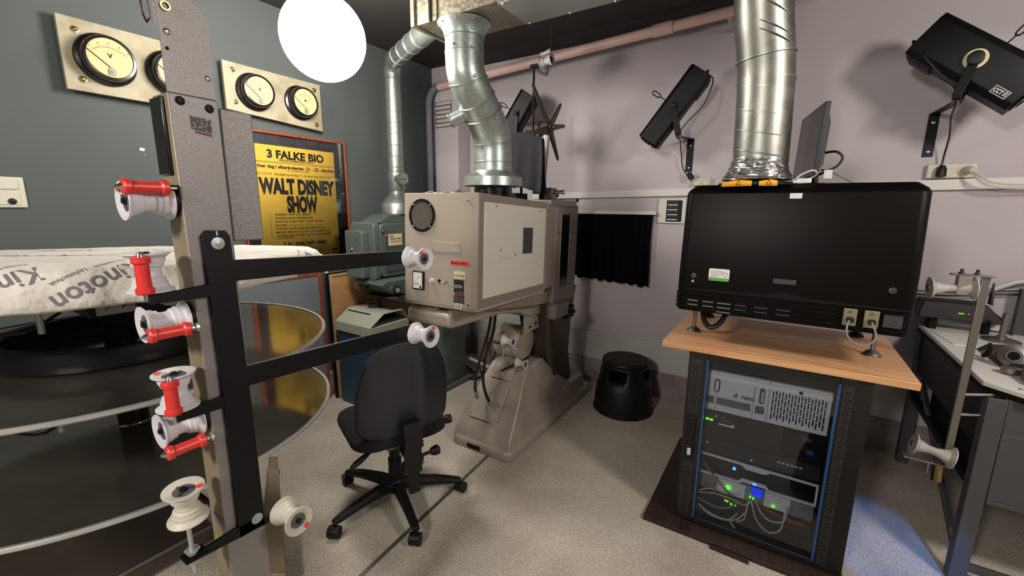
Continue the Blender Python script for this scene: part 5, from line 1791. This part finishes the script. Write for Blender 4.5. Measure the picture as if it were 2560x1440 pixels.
ywp(-2.55, -1.62, DZ1 + .012, DZ1 + .038)
ywp(-1.45, -1.0, DZ1 + .012, DZ1 + .038)
ywo = yw.build('warning_plate', 'label_yellow', dp, solid=.001, recalc=False)
tri = MB()
for a in (-1.95, -1.22):
    c_ = Vector((-.132 + .1552 * math.cos(a), 2.19 + .1552 * math.sin(a), DZ1 + .018))
    s_ = Vector((-math.sin(a), math.cos(a), 0))
    for q0, q1 in ((-1, 0), (0, 1), (1, -1)):
        P_ = [c_ + s_ * .010 * q + Vector((0, 0, .018 * (q == 0))) for q in (q0, q1)]
        tri.tube(P_, .0009, 4)
tri.build('warning_triangle', 'ink', ywo)
wlead = MB().tube([(.0, 2.15, 1.668), (.01, 2.12, 1.672), (.03, 2.12, 1.69), (.065, 2.125, 1.705), (.08, 2.15, 1.69), (.05, 2.165, 1.672), (.03, 2.17, 1.669)], .004, 8, smooth=6)
tag(wlead.build('white_lead', 'cable_white'), 'white lead curling on top of the black digital projector', 'cable')
tagp = MB().box((.0, 2.125, 1.656), (.065, 2.135, 1.675))
tag(tagp.build('white_bracket', 'label_white', bevel=.002), 'small white bracket on top of the black digital projector beside the monitor', 'bracket')

# monitor
mo = thing('monitor', 'slim grey computer monitor standing on the black digital projector', 'monitor', (.045, 2.3, DZ1 + .022))
MT = Matrix.Translation((-.002, 2.545, 1.685)) @ Matrix.Rotation(math.radians(-80), 4, 'Z') @ Matrix.Rotation(math.radians(-2), 4, 'X')
MB(MT).prism(rrect(0, 0, .40, .285, .008), 'y', 0, .020).build('bezel', 'monitor_grey', mo, bevel=.003)
MB(MT).box((.014, -.0005, .022), (.386, .0008, .272)).build('screen', 'screen', mo)
MB(MT).loft([[(.02, .020, .02), (.38, .020, .02), (.38, .020, .265), (.02, .020, .265)], [(.08, .046, .05), (.32, .046, .05), (.32, .046, .22), (.08, .046, .22)]]).build('rear_housing', 'monitor_grey', mo, bevel=.004)
MB().cyl((.085, 2.37, DZ1 + .03), (.075, 2.37, 1.74), .014, seg=16).build('stand_neck', 'blackplastic', mo)
MB().lathe([(.075, 0), (.075, .008), (.03, .014)], (.085, 2.40, DZ1 + .023), seg=30).build('stand_foot', 'blackplastic', mo)
vc = MB().tube([(.10, 2.33, 1.79), (.14, 2.29, 1.79), (.165, 2.28, 1.765), (.15, 2.28, 1.73), (.115, 2.28, 1.71), (.08, 2.29, 1.69)], .005, 8, smooth=6)
vc.build('video_lead', 'cable_black', mo)
pc_ = MB().tube([(.10, 2.32, 1.72), (.13, 2.30, 1.712), (.17, 2.30, 1.69), (.22, 2.33, 1.662)], .0042, 8, smooth=6)
pc_.build('power_lead', 'cable_grey', mo)
MB().box((.108, 2.268, 1.68), (.138, 2.270, 1.715)).build('lead_tag', 'label_white', mo)


# ================================================================== SPOTLIGHTS
def spotlight(label, base, plate_h, elbow, yoke_top, center, axis, side, length, half, lever=(1, 0)):
    """body box centred at center along axis; bracket from the wall plate at base"""
    t = thing('spotlight', label, 'spotlight', base, 'black wall spotlights')
    bx_, by_, bz_ = base
    ax = Vector(axis).normalized()
    sd_ = Vector(side).normalized()
    sd_ = (sd_ - ax * sd_.dot(ax)).normalized()
    n_ = ax.cross(sd_)
    c_ = Vector(center)
    w, h, l = half[0], half[1], length / 2
    R_ = Matrix((sd_, n_, ax)).transposed().to_4x4()
    R_.translation = c_
    b = MB(R_)
    sec = [(-w, -h * .72), (-w * .8, -h), (w * .8, -h), (w, -h * .72), (w, h * .72), (w * .8, h), (-w * .8, h), (-w, h * .72)]
    b.loft([[(x, y, -l) for x, y in sec], [(x, y, l) for x, y in sec]])
    body = b.build('housing', 'blackmetal', t, bevel=.004)
    MB(R_).lathe([(h * .82, 0), (h * .86, .008), (h * .70, .010), (h * .66, -.01), (.001, -.012)], (0, 0, l), (0, 0, 1), 32).build('lens', 'blackgloss', body)
    fl = lever[0]
    MB(R_).tube([(-w * .35, -fl * h * .4, -l), (-w * .35, -fl * h * .4, -l - .022), (w * .35, -fl * h * .4, -l - .022), (w * .35, -fl * h * .4, -l)], .006, 8, smooth=3).build('rear_handle', 'blackmetal', body)
    MB(R_).box((-w * .6, -fl * h - .010, -l * .9), (w * .6, -fl * h + .012, -l * .45)).build('vent_cover', 'blackmetal', body, bevel=.003)
    lvp = MB(R_).tube([(0, fl * h, lever[1] * l), (0, fl * (h + .05), lever[1] * l)], .0035, 6)
    lvp.tube([(0, fl * (h + .05), lever[1] * l), (.0, fl * (h + .06), lever[1] * l + .010), (0, fl * (h + .10), lever[1] * l + .012), (0, fl * (h + .115), lever[1] * l), (0, fl * (h + .10), lever[1] * l - .012), (0, fl * (h + .06), lever[1] * l - .010), (0, fl * (h + .05), lever[1] * l)], .004, 6, smooth=3)
    lvp.build('focus_lever', 'blackmetal', body)
    # yoke
    yk = MB()
    y0 = Vector(yoke_top)
    for sg in (-1, 1):
        p_ = c_ + sd_ * (w + .012) * sg
        q_ = y0 + sd_ * (w + .012) * sg
        dd = (q_ - p_).normalized()
        ss = dd.cross(sd_).normalized()
        yk.loft([[p_ - dd * .03 + ss * .019 * a + sd_ * .003 * b_ for a, b_ in ((-1, -1), (1, -1), (1, 1), (-1, 1))], [q_ + ss * .019 * a + sd_ * .003 * b_ for a, b_ in ((-1, -1), (1, -1), (1, 1), (-1, 1))]])
    q0, q1 = y0 - sd_ * (w + .015), y0 + sd_ * (w + .015)
    dd = (y0 - c_).normalized()
    ss = dd.cross(sd_).normalized()
    yk.loft([[q + ss * .019 * a + dd * .004 * b_ for a, b_ in ((-1, -1), (1, -1), (1, 1), (-1, 1))] for q in (q0, q1)])
    yk.build('yoke', 'blackmetal', t, bevel=.002)
    kb_ = MB()
    kr = .030 if l > .255 and w > .08 else .015
    kb_.lathe([(.010, 0), (.010, .010), (kr, .011), (kr, .022), (kr * .8, .024)], c_ + sd_ * (w + .014), sd_, 24)
    kb_.build('tilt_knob', 'blackplastic', t)
    # wall bracket
    e = Vector(elbow)
    wb = MB()
    pw = .024
    wb.box((bx_ - pw, by_ - .006, bz_), (bx_ + pw, by_, bz_ + plate_h))
    top = Vector((bx_, by_ - .003, bz_ + plate_h))
    dd = (e - top)
    sx = Vector((1, 0, 0)) if abs(dd.normalized().x) < .8 else Vector((0, 0, 1))
    sx = (sx - dd.normalized() * sx.dot(dd.normalized())).normalized()
    nn = dd.normalized().cross(sx)
    wb.loft([[p + sx * pw * .9 * a + nn * .003 * b_ for a, b_ in ((-1, -1), (1, -1), (1, 1), (-1, 1))] for p in (top - dd.normalized() * .01, e)])
    wb.build('wall_bracket', 'blackmetal', t, bevel=.002)
    for q in (.12, .8):
        MB().lathe([(.010, 0), (.009, .004), (.004, .006)], (bx_, by_ - .006, bz_ + plate_h * q), (0, -1, 0), 12).build('screw', 'chrome', t)
    MB().lathe([(.016, -.012), (.016, .018), (.010, .024)], e, (y0 - e) if (y0 - e).length > .01 else (0, 0, 1), 14).build('pivot_bolt', 'steel', t)
    return t, R_


# middle one, over the keypad
s1, R1 = spotlight('black spotlight tilted down between the two galvanised ducts', (-.665, YB, 1.822), .235, (-.69, 3.21, 2.035), (-.695, 3.20, 2.05), (-.735, 3.20, 2.222),
                   (-.56, -.10, -.80), (.16, -1, 0), .53, (.075, .076), lever=(1, -.05))
cbx = MB().tube([(-.56, 3.21, 2.41), (-.50, 3.17, 2.37), (-.53, 3.12, 2.22), (-.62, 3.12, 2.12), (-.675, 3.16, 2.06), (-.70, 3.30, 2.02), (-.715, 3.44, 1.95), (-.705, 3.46, 1.86), (-.67, 3.46, 1.80), (-.64, 3.46, 1.775)], .0038, 8, smooth=6)
cbx.build('power_cord', 'cable_black', s1)
MB().lathe([(.010, 0), (.020, .012), (.020, .05), (.012, .055)], (-.655, 3.44, 1.81), (.5, 0, -.75), 14).build('plug', 'blackplastic', s1)
# big one with the maker's plate
AX2 = Vector((.73, -.17, -.64))
s2, R2 = spotlight('large black spotlight with a white maker plate above the corner sockets', (.650, YB, 1.86), .240, (.650, 3.12, 2.085), (.650, 3.11, 2.102), (.692, 3.12, 2.260),
                   AX2, (-.20, -.97, 0), .52, (.094, .102), lever=(-1, .10))
_ax = AX2.normalized()
_sd = Vector((-.20, -.97, 0))
_sd = (_sd - _ax * _sd.dot(_ax)).normalized()
face_n = _sd
face_c = Vector((.692, 3.12, 2.260)) + face_n * .0945
_u = _ax
_v = face_n.cross(_u)
cp_ = face_c + _u * .185 - _v * .060
MB().loft([[cp_ + _u * a * .034 + _v * b * .017 + face_n * d_ for a, b in ((-1, -1), (1, -1), (1, 1), (-1, 1))] for d_ in (0, .0015)]).build('maker_plate', 'label_white', s2)
MB().loft([[cp_ + _u * a * .0315 + _v * b * .0145 + face_n * d_ for a, b in ((-1, -1), (1, -1), (1, 1), (-1, 1))] for d_ in (.0014, .0022)]).build('plate_field', 'blackmetal', s2)
ltm = MB()
ltm.text('CCT', .017, cp_ - _u * .028 - _v * .0085 + face_n * .0022, _u, _v, width=.038, bold=.03)
for k in range(3):
    q0 = cp_ + _u * .014 + _v * (.007 - k * .007) + face_n * .003
    ltm.quad(q0, q0 + _u * .014, q0 + _u * .014 + _v * .0035, q0 + _v * .0035)
ltm.build('lettering', 'label_white', s2)
MB().lathe([(.044, 0), (.044, .003), (.030, .003), (.030, 0)], face_c - _u * .0 + _v * .0, face_n, 30, cap=False).build('knob_scale', 'label_cream', s2)
cbx = MB().tube([(.49, 3.10, 2.37), (.485, 3.04, 2.31), (.55, 3.03, 2.22), (.62, 3.04, 2.14), (.645, 3.09, 2.08), (.66, 3.20, 2.03), (.705, 3.38, 1.96), (.713, 3.455, 1.85), (.712, 3.455, 1.78)], .0042, 8, smooth=6)
cbx.build('power_cord', 'cable_black', s2)
MB().lathe([(.012, -.02), (.022, 0), (.024, .04), (.014, .045)], (.712, 3.44, 1.785), (0, 0, -1), 14).build('plug', 'blackplastic', s2)
# small one partly behind the duct
s3, R3 = spotlight('black spotlight half hidden by the duct beside the reel arm', (-1.99, YB, 1.95), .2, (-2.0, 3.22, 2.13), (-2.0, 3.20, 2.14), (-1.985, 3.20, 2.305),
                   (-.50, -.12, -.80), (.3, -1, 0), .36, (.075, .076), lever=(1, .0))

# ================================================================== BACK WALL FITTINGS
ct = thing('curtain', 'short black curtain under a white rail on the mauve wall', 'curtain', (-1.18, 3.45, .94))


def curtain(u, v):
    x = -1.55 + .66 * u
    y = 3.445 + .018 * math.sin(u * 62) * (.35 + .65 * v) + .008 * math.sin(u * 25 + 1)
    zb = .955 - .030 * u + .007 * math.sin(u * 47)
    if u > .975:
        x -= .006 * math.sin(v * 3)
    return (x, y, 1.500 + (zb - 1.500) * v)


MB().grid(curtain, 160, 14).build('curtain_cloth', 'curtain', ct, solid=.003, angle=80)
MB().box((-1.57, 3.43, 1.500), (-.868, 3.48, 1.528)).build('curtain_rail', 'trunk', ct, bevel=.002)
for x in (-1.5, -.92):
    MB().box((x - .01, 3.48, 1.505), (x + .01, YB, 1.52)).build('rail_bracket', 'trunk', ct)

kp = thing('control_panel', 'white wall panel with rows of small labelled keys beside the black curtain', 'control panel', (-.775, YB, 1.43))
MB().box((-.862, YB - .022, 1.437), (-.66, YB, 1.622)).build('panel_plate', 'trunk', kp, bevel=.003)
kd = MB().box((-.800, YB - .026, 1.450), (-.685, YB - .022, 1.612)).build('key_field', 'blackmetal', kp, bevel=.002)
for r_ in range(8):
    for c in range(4):
        x = -.790 + c * .019
        z = 1.592 - r_ * .0185
        MB().box((x, YB - .0285, z), (x + .015, YB - .026, z + (.008 if r_ % 2 else .010))).build('key', 'label_white' if r_ % 2 else 'unit_dark', kd)
for x, z in ((-.855, 1.613), (-.855, 1.446)):
    MB().lathe([(.004, 0), (.003, .003)], (x, YB - .022, z), (0, -1, 0), 8).build('screw', 'steel', kp)


def socket(label, x0, x1, z0, z1):
    t = thing('wall_socket', label, 'socket', ((x0 + x1) / 2, YB, z0), 'sockets above the trunking')
    MB().box((x0, YB - .035, z0), (x1, YB, z1)).build('socket_plate', 'cream_plastic', t, bevel=.006)
    for x in (x0 + (x1 - x0) * .27, x0 + (x1 - x0) * .73):
        MB().lathe([(.025, 0), (.025, .004), (.021, .004), (.021, -.008), (.001, -.008)], (x, YB - .036, (z0 + z1) / 2), (0, -1, 0), 26).build('socket_hole', 'cream_plastic', t)
    return t


socket('white double socket above the trunking at the plug of the middle spotlight', -.625, -.50, 1.716, 1.775)
so_ = socket('white double socket with two plugs above the trunking under the large spotlight', .655, .865, 1.735, 1.815)
wp = MB().lathe([(.022, 0), (.024, .02), (.018, .05), (.010, .065)], (.82, YB - .04, 1.778), (.1, -1, -.1), 20)
t_ = thing('power_plug', 'white plug with a pair of leads in the socket under the large spotlight', 'plug', (.82, YB - .04, 1.75))
wp.build('plug_body', 'cream_plastic', t_)
for dz, dx in ((0, 0), (-.02, .02)):
    MB().tube([(.823, 3.40, 1.77 + dz * .3), (.86, 3.375, 1.735 + dz), (.92, 3.38, 1.70 + dz), (1.05, 3.40, 1.690 + dz), (1.4, 3.42, 1.695 + dz), (2.2, 3.44, 1.72 + dz)], .0048, 8, smooth=6).build('lead', 'cable_white', t_)

# cables and odd boxes in the corner behind the pedestals
jb = MB().box((-2.40, 3.15, .0), (-2.08, 3.42, .34))
tag(jb.build('junction_box', 'lamphouse_dark', bevel=.006), 'taupe metal box on the floor in the corner behind the beige projector', 'box')
wc = MB().tube([(-2.70, 3.05, .10), (-2.4, 2.98, .16), (-2.1, 2.95, .13), (-1.85, 2.98, .10), (-1.72, 3.1, .12)], .016, 10, smooth=6)
tag(wc.build('white_hose', 'cable_white'), 'pale hose lying along the floor behind the beige pedestal', 'hose')
for k, (pts, lab) in enumerate((
        ([(-2.25, 3.12, .30), (-2.22, 3.02, .18), (-2.28, 2.95, .05), (-2.45, 2.98, .012), (-2.6, 3.06, .012)], 'black cable drooping from the taupe box in the corner'),
        ([(-2.15, 3.12, .32), (-2.12, 3.0, .16), (-2.2, 2.9, .03), (-2.36, 3.03, .012), (-2.5, 3.1, .012)], 'black cable beside the taupe box, the one nearer the pedestal'),
        ([(-2.30, 3.05, .05), (-2.22, 2.98, .02), (-2.26, 2.88, .012), (-2.35, 2.94, .02), (-2.30, 3.03, .03)], 'loop of black cable on the carpet by the green floor plate'))):
    tag(MB().tube(pts, .008, 8, smooth=6).build('floor_cable', 'cable_black'), lab, 'cable', 'black cables in the corner')

# ================================================================== REWIND BENCH
rb = thing('rewind_bench', 'grey steel rewind bench with a white top beside the server rack', 'bench', (1.4, 2.9, 0))
top = [(.740, 2.40), (.835, 2.30), (2.4, 2.30), (2.4, 3.44), (.740, 3.44)]
MB().prism(top, 'z', .855, .875).build('bench_top', 'bench_white', rb, bevel=.003)
MB().prism([(x + .002 * (1 if x < 1 else -1), y + .004) for x, y in top], 'z', .832, .8545).build('top_edge', 'blackmatte', rb)
MB().lathe([(.007, 0), (.006, .003)], (.83, 2.36, .875), seg=10).build('screw', 'steel', rb)
MB().box((.755, 2.335, .68), (.80, 2.36, .832)).box((.80, 2.335, .68), (2.3, 2.36, .832)).build('front_apron', 'bench_steel', rb, bevel=.003)
MB().box((.80, 2.33, .40), (2.3, 2.375, .69)).build('drawer_front', 'bench_steel', rb, bevel=.003)
MB().box((.80, 2.325, .385), (2.3, 2.38, .402)).build('drawer_lip', 'bench_steel', rb, bevel=.002)
for x, y in ((.765, 2.345), (.765, 3.38), (2.30, 2.345), (2.30, 3.38)):
    MB().box((x - .025, y - .025, 0), (x + .03, y + .03, .832)).build('leg', 'bench_steel', rb, bevel=.003)
MB().box((.752, 2.37, .60), (.772, 3.40, .832)).build('side_apron', 'blackmetal', rb, bevel=.002)
MB().box((.80, 2.378, .41), (2.2, 3.2, .83)).build('drawer_case', 'blackmatte', rb)
MB().box((.75, 2.37, .42), (.78, 3.36, .455)).build('side_rail', 'blackmetal', rb)
MB().cyl((.765, 3.33, .60), (.765, 2.37, .10), .014, seg=10).build('diagonal_brace', 'bench_steel', rb)
MB().box((.80, 2.345, .05), (2.28, 2.365, .085)).build('foot_rail', 'bench_steel', rb, bevel=.002)
# roller post on the bench side
BXp, BYp = .652, 2.285
MB().box((BXp - .012, BYp - .006, .54), (BXp + .012, BYp + .006, 1.312)).build('roller_post', 'steel', rb, bevel=.002)
for z in (.838, .753):
    MB().cyl((BXp, BYp, z), (.755, 2.345, z), .006, seg=8).build('stay_bolt', 'chrome', rb)
MB().box((.555, BYp - .018, 1.308), (BXp + .020, BYp + .018, 1.314)).build('top_strap', 'steel', rb, bevel=.001)
for x in (.585, .628):
    MB().lathe([(.010, 0), (.010, .008), (.006, .009), (.006, .020)], (x, BYp, 1.314), seg=10).build('nut', 'chrome', rb)
MB().box((.575, BYp - .02, 1.235), (.612, BYp + .02, 1.308)).build('roller_hanger', 'lamphouse_dark', rb, bevel=.002)


def spool(parent, p0, p1, R):
    p0, p1 = Vector(p0), Vector(p1)
    L = (p1 - p0).length
    b = MB().lathe([(.012, 0), (R, 0), (R, .004), (R * .62, L * .12), (R * .38, L * .38), (R * .36, L * .5), (R * .38, L * .62), (R * .62, L * .88), (R, L - .004), (R, L), (R * .9, L), (R * .45, L - .012), (.012, L - .012)], p0, p1 - p0, 36)
    o = b.build('spool_roller', 'spool_grey', parent)
    MB().cyl(p0 - (p1 - p0) * .05, p1 + (p1 - p0) * .05, .011, seg=12).build('axle', 'steel', o)


spool(rb, (.500, BYp - .01, 1.252), (.628, BYp, 1.262), .042)
MB().box((.52, BYp - .02, .528), (.672, BYp + .02, .534)).build('bottom_strap', 'steel', rb, bevel=.001)
MB().box((.668, BYp - .02, .528), (.673, BYp + .02, .59)).build('strap_lug', 'steel', rb)
spool(rb, (.540, BYp - .02, .600), (.662, BYp - .02, .574), .045)
MB().lathe([(.016, 0), (.018, .01), (.018, .07), (.014, .075)], (.632, BYp, .525), (.05, 0, -1), 16).build('brass_weight', 'brass', rb)
MB().box((.60, BYp - .003, .475), (.606, BYp + .003, .528)).build('strap_hook', 'steel', rb)

# things on the bench
rw = thing('rewinder', 'metal film rewinder with an upright spindle on the white bench top', 'rewinder', (.98, 2.75, .875))
MB().loft([[(x, y, .876) for x, y in rrect(.86, 2.55, 1.30, 3.0, .06)], [(x, y, .905) for x, y in rrect(.88, 2.57, 1.28, 2.98, .06)], [(x, y, .915) for x, y in rrect(.90, 2.60, 1.26, 2.95, .05)]]).build('rewinder_base', 'unit_dark', rw, bevel=.004)
MB().lathe([(.045, 0), (.050, .006), (.050, .03), (.028, .034), (.026, .028)], (.90, 2.66, .935), (-.5, -.85, .15), 30).build('tension_disc', 'steel', rw)
MB().lathe([(.018, 0), (.018, .012)], (.885, 2.634, .94), (-.5, -.85, .15), 20).build('hub_cap', 'blackmatte', rw)
MB().lathe([(.030, 0), (.030, .02), (.018, .024)], (.86, 2.56, .885), (0, 0, 1), 26).build('guide_post', 'steel', rw)
MB().tube([(.84, 2.80, .90), (.86, 2.72, .925), (.93, 2.66, .93), (1.02, 2.64, .925), (1.15, 2.62, .93)], .010, 10, smooth=5).build('guide_arm', 'steel', rw)
MB().tube([(.82, 2.72, .90), (.83, 2.70, .935), (.84, 2.74, .955)], .009, 8, smooth=4).build('film_finger', 'blackmetal', rw)
mtr = thing('motor_box', 'dull metal box with a rounded corner and a screw at the front of the bench', 'box', (.95, 2.42, .875))
MB().prism([(x, z) for x, z in [(.875, .876), (1.25, .876), (1.25, .955), (.905, .955), (.885, .945), (.875, .92)]], 'y', 2.40, 2.52).build('box_body', 'steel', mtr, bevel=.004)
MB().lathe([(.010, 0), (.010, .004), (.005, .007)], (.915, 2.40, .925), (0, -1, 0), 12).build('screw', 'chrome', mtr)
spn = thing('spindle', 'upright steel spindle on a round foot on the white bench top', 'spindle', (1.02, 3.22, .875))
MB().lathe([(.075, 0), (.075, .010), (.05, .018), (.022, .02), (.022, .03), (.013, .032), (.013, .15), (.008, .156)], (1.015, 3.20, .876), seg=30).build('spindle_body', 'steel', spn)
nsw = thing('network_switch', 'flat black box with tiny green and red lights above the white bench top', 'switch', (.89, 3.42, .98))
MB().loft([[(.70, 3.30, .945), (1.06, 3.30, .945), (1.10, 3.47, .945), (.70, 3.47, .945)], [(.72, 3.33, 1.04), (.98, 3.33, 1.04), (.98, 3.47, 1.04), (.72, 3.47, 1.04)]]).build('switch_case', 'blackmetal', nsw, bevel=.004)
for x in (.765, .98):
    MB().box((x, 3.34, .876), (x + .03, 3.45, .945)).build('stand', 'blackmetal', nsw)
for k, (x, m_) in enumerate(((.868, 'led_green'), (.876, 'led_green'), (.884, 'led_green'), (.905, 'led_red'))):
    MB().box((x, 3.300, .985), (x + .003, 3.312, .988)).build('status_light', m_, nsw)
MB().prism([(3.36, 1.04), (3.40, 1.16), (3.42, 1.04)], 'x', 1.00, 1.008).build('antenna_fin', 'blackmetal', nsw)
wpn = MB().box((.80, 3.476, .8755), (1.22, 3.494, .945))
tag(wpn.build('white_board', 'bench_white', bevel=.004), 'low white board standing at the wall behind the white bench top', 'board')
pps = MB().box((.775, 3.0, .8755), (1.0, 3.28, .8795), R=Matrix.Rotation(.1, 3, 'Z'))
tag(pps.build('paper_stack', 'label_white'), 'flat stack of white papers on the bench top', 'paper')
for k, (x0, x1) in enumerate(((1.115, 1.17), (1.19, 1.235))):
    tag(MB().box((x0, 3.434, .8755), (x1, 3.44, 1.135)).box((x0, 3.40, .8755), (x0 + .006, 3.434, 1.135)).build('steel_upright', 'bench_steel', bevel=.002), ('wider' if k == 0 else 'narrower') + ' grey steel upright standing at the wall beyond the spindle', 'upright', 'grey uprights behind the bench')
cnd = MB().tube([(.99, 3.43, 1.10), (1.06, 3.43, 1.15), (1.15, 3.43, 1.18), (1.5, 3.43, 1.20)], .014, 10, smooth=6)
tag(cnd.build('cable_conduit', 'cable_white'), 'pale curved cable conduit on the wall above the rewind bench', 'cable')
for dz in (0, .018):
    cbw = MB().tube([(.62, 3.43, 1.06 + dz), (.85, 3.44, 1.065 + dz), (1.1, 3.45, 1.10 + dz), (1.5, 3.45, 1.15 + dz)], .005, 8, smooth=6)
    tag(cbw.build('wall_cable', 'cable_black'), ('upper' if dz else 'lower') + ' of two thin black cables slanting along the wall above the bench', 'cable', 'thin black wall cables')
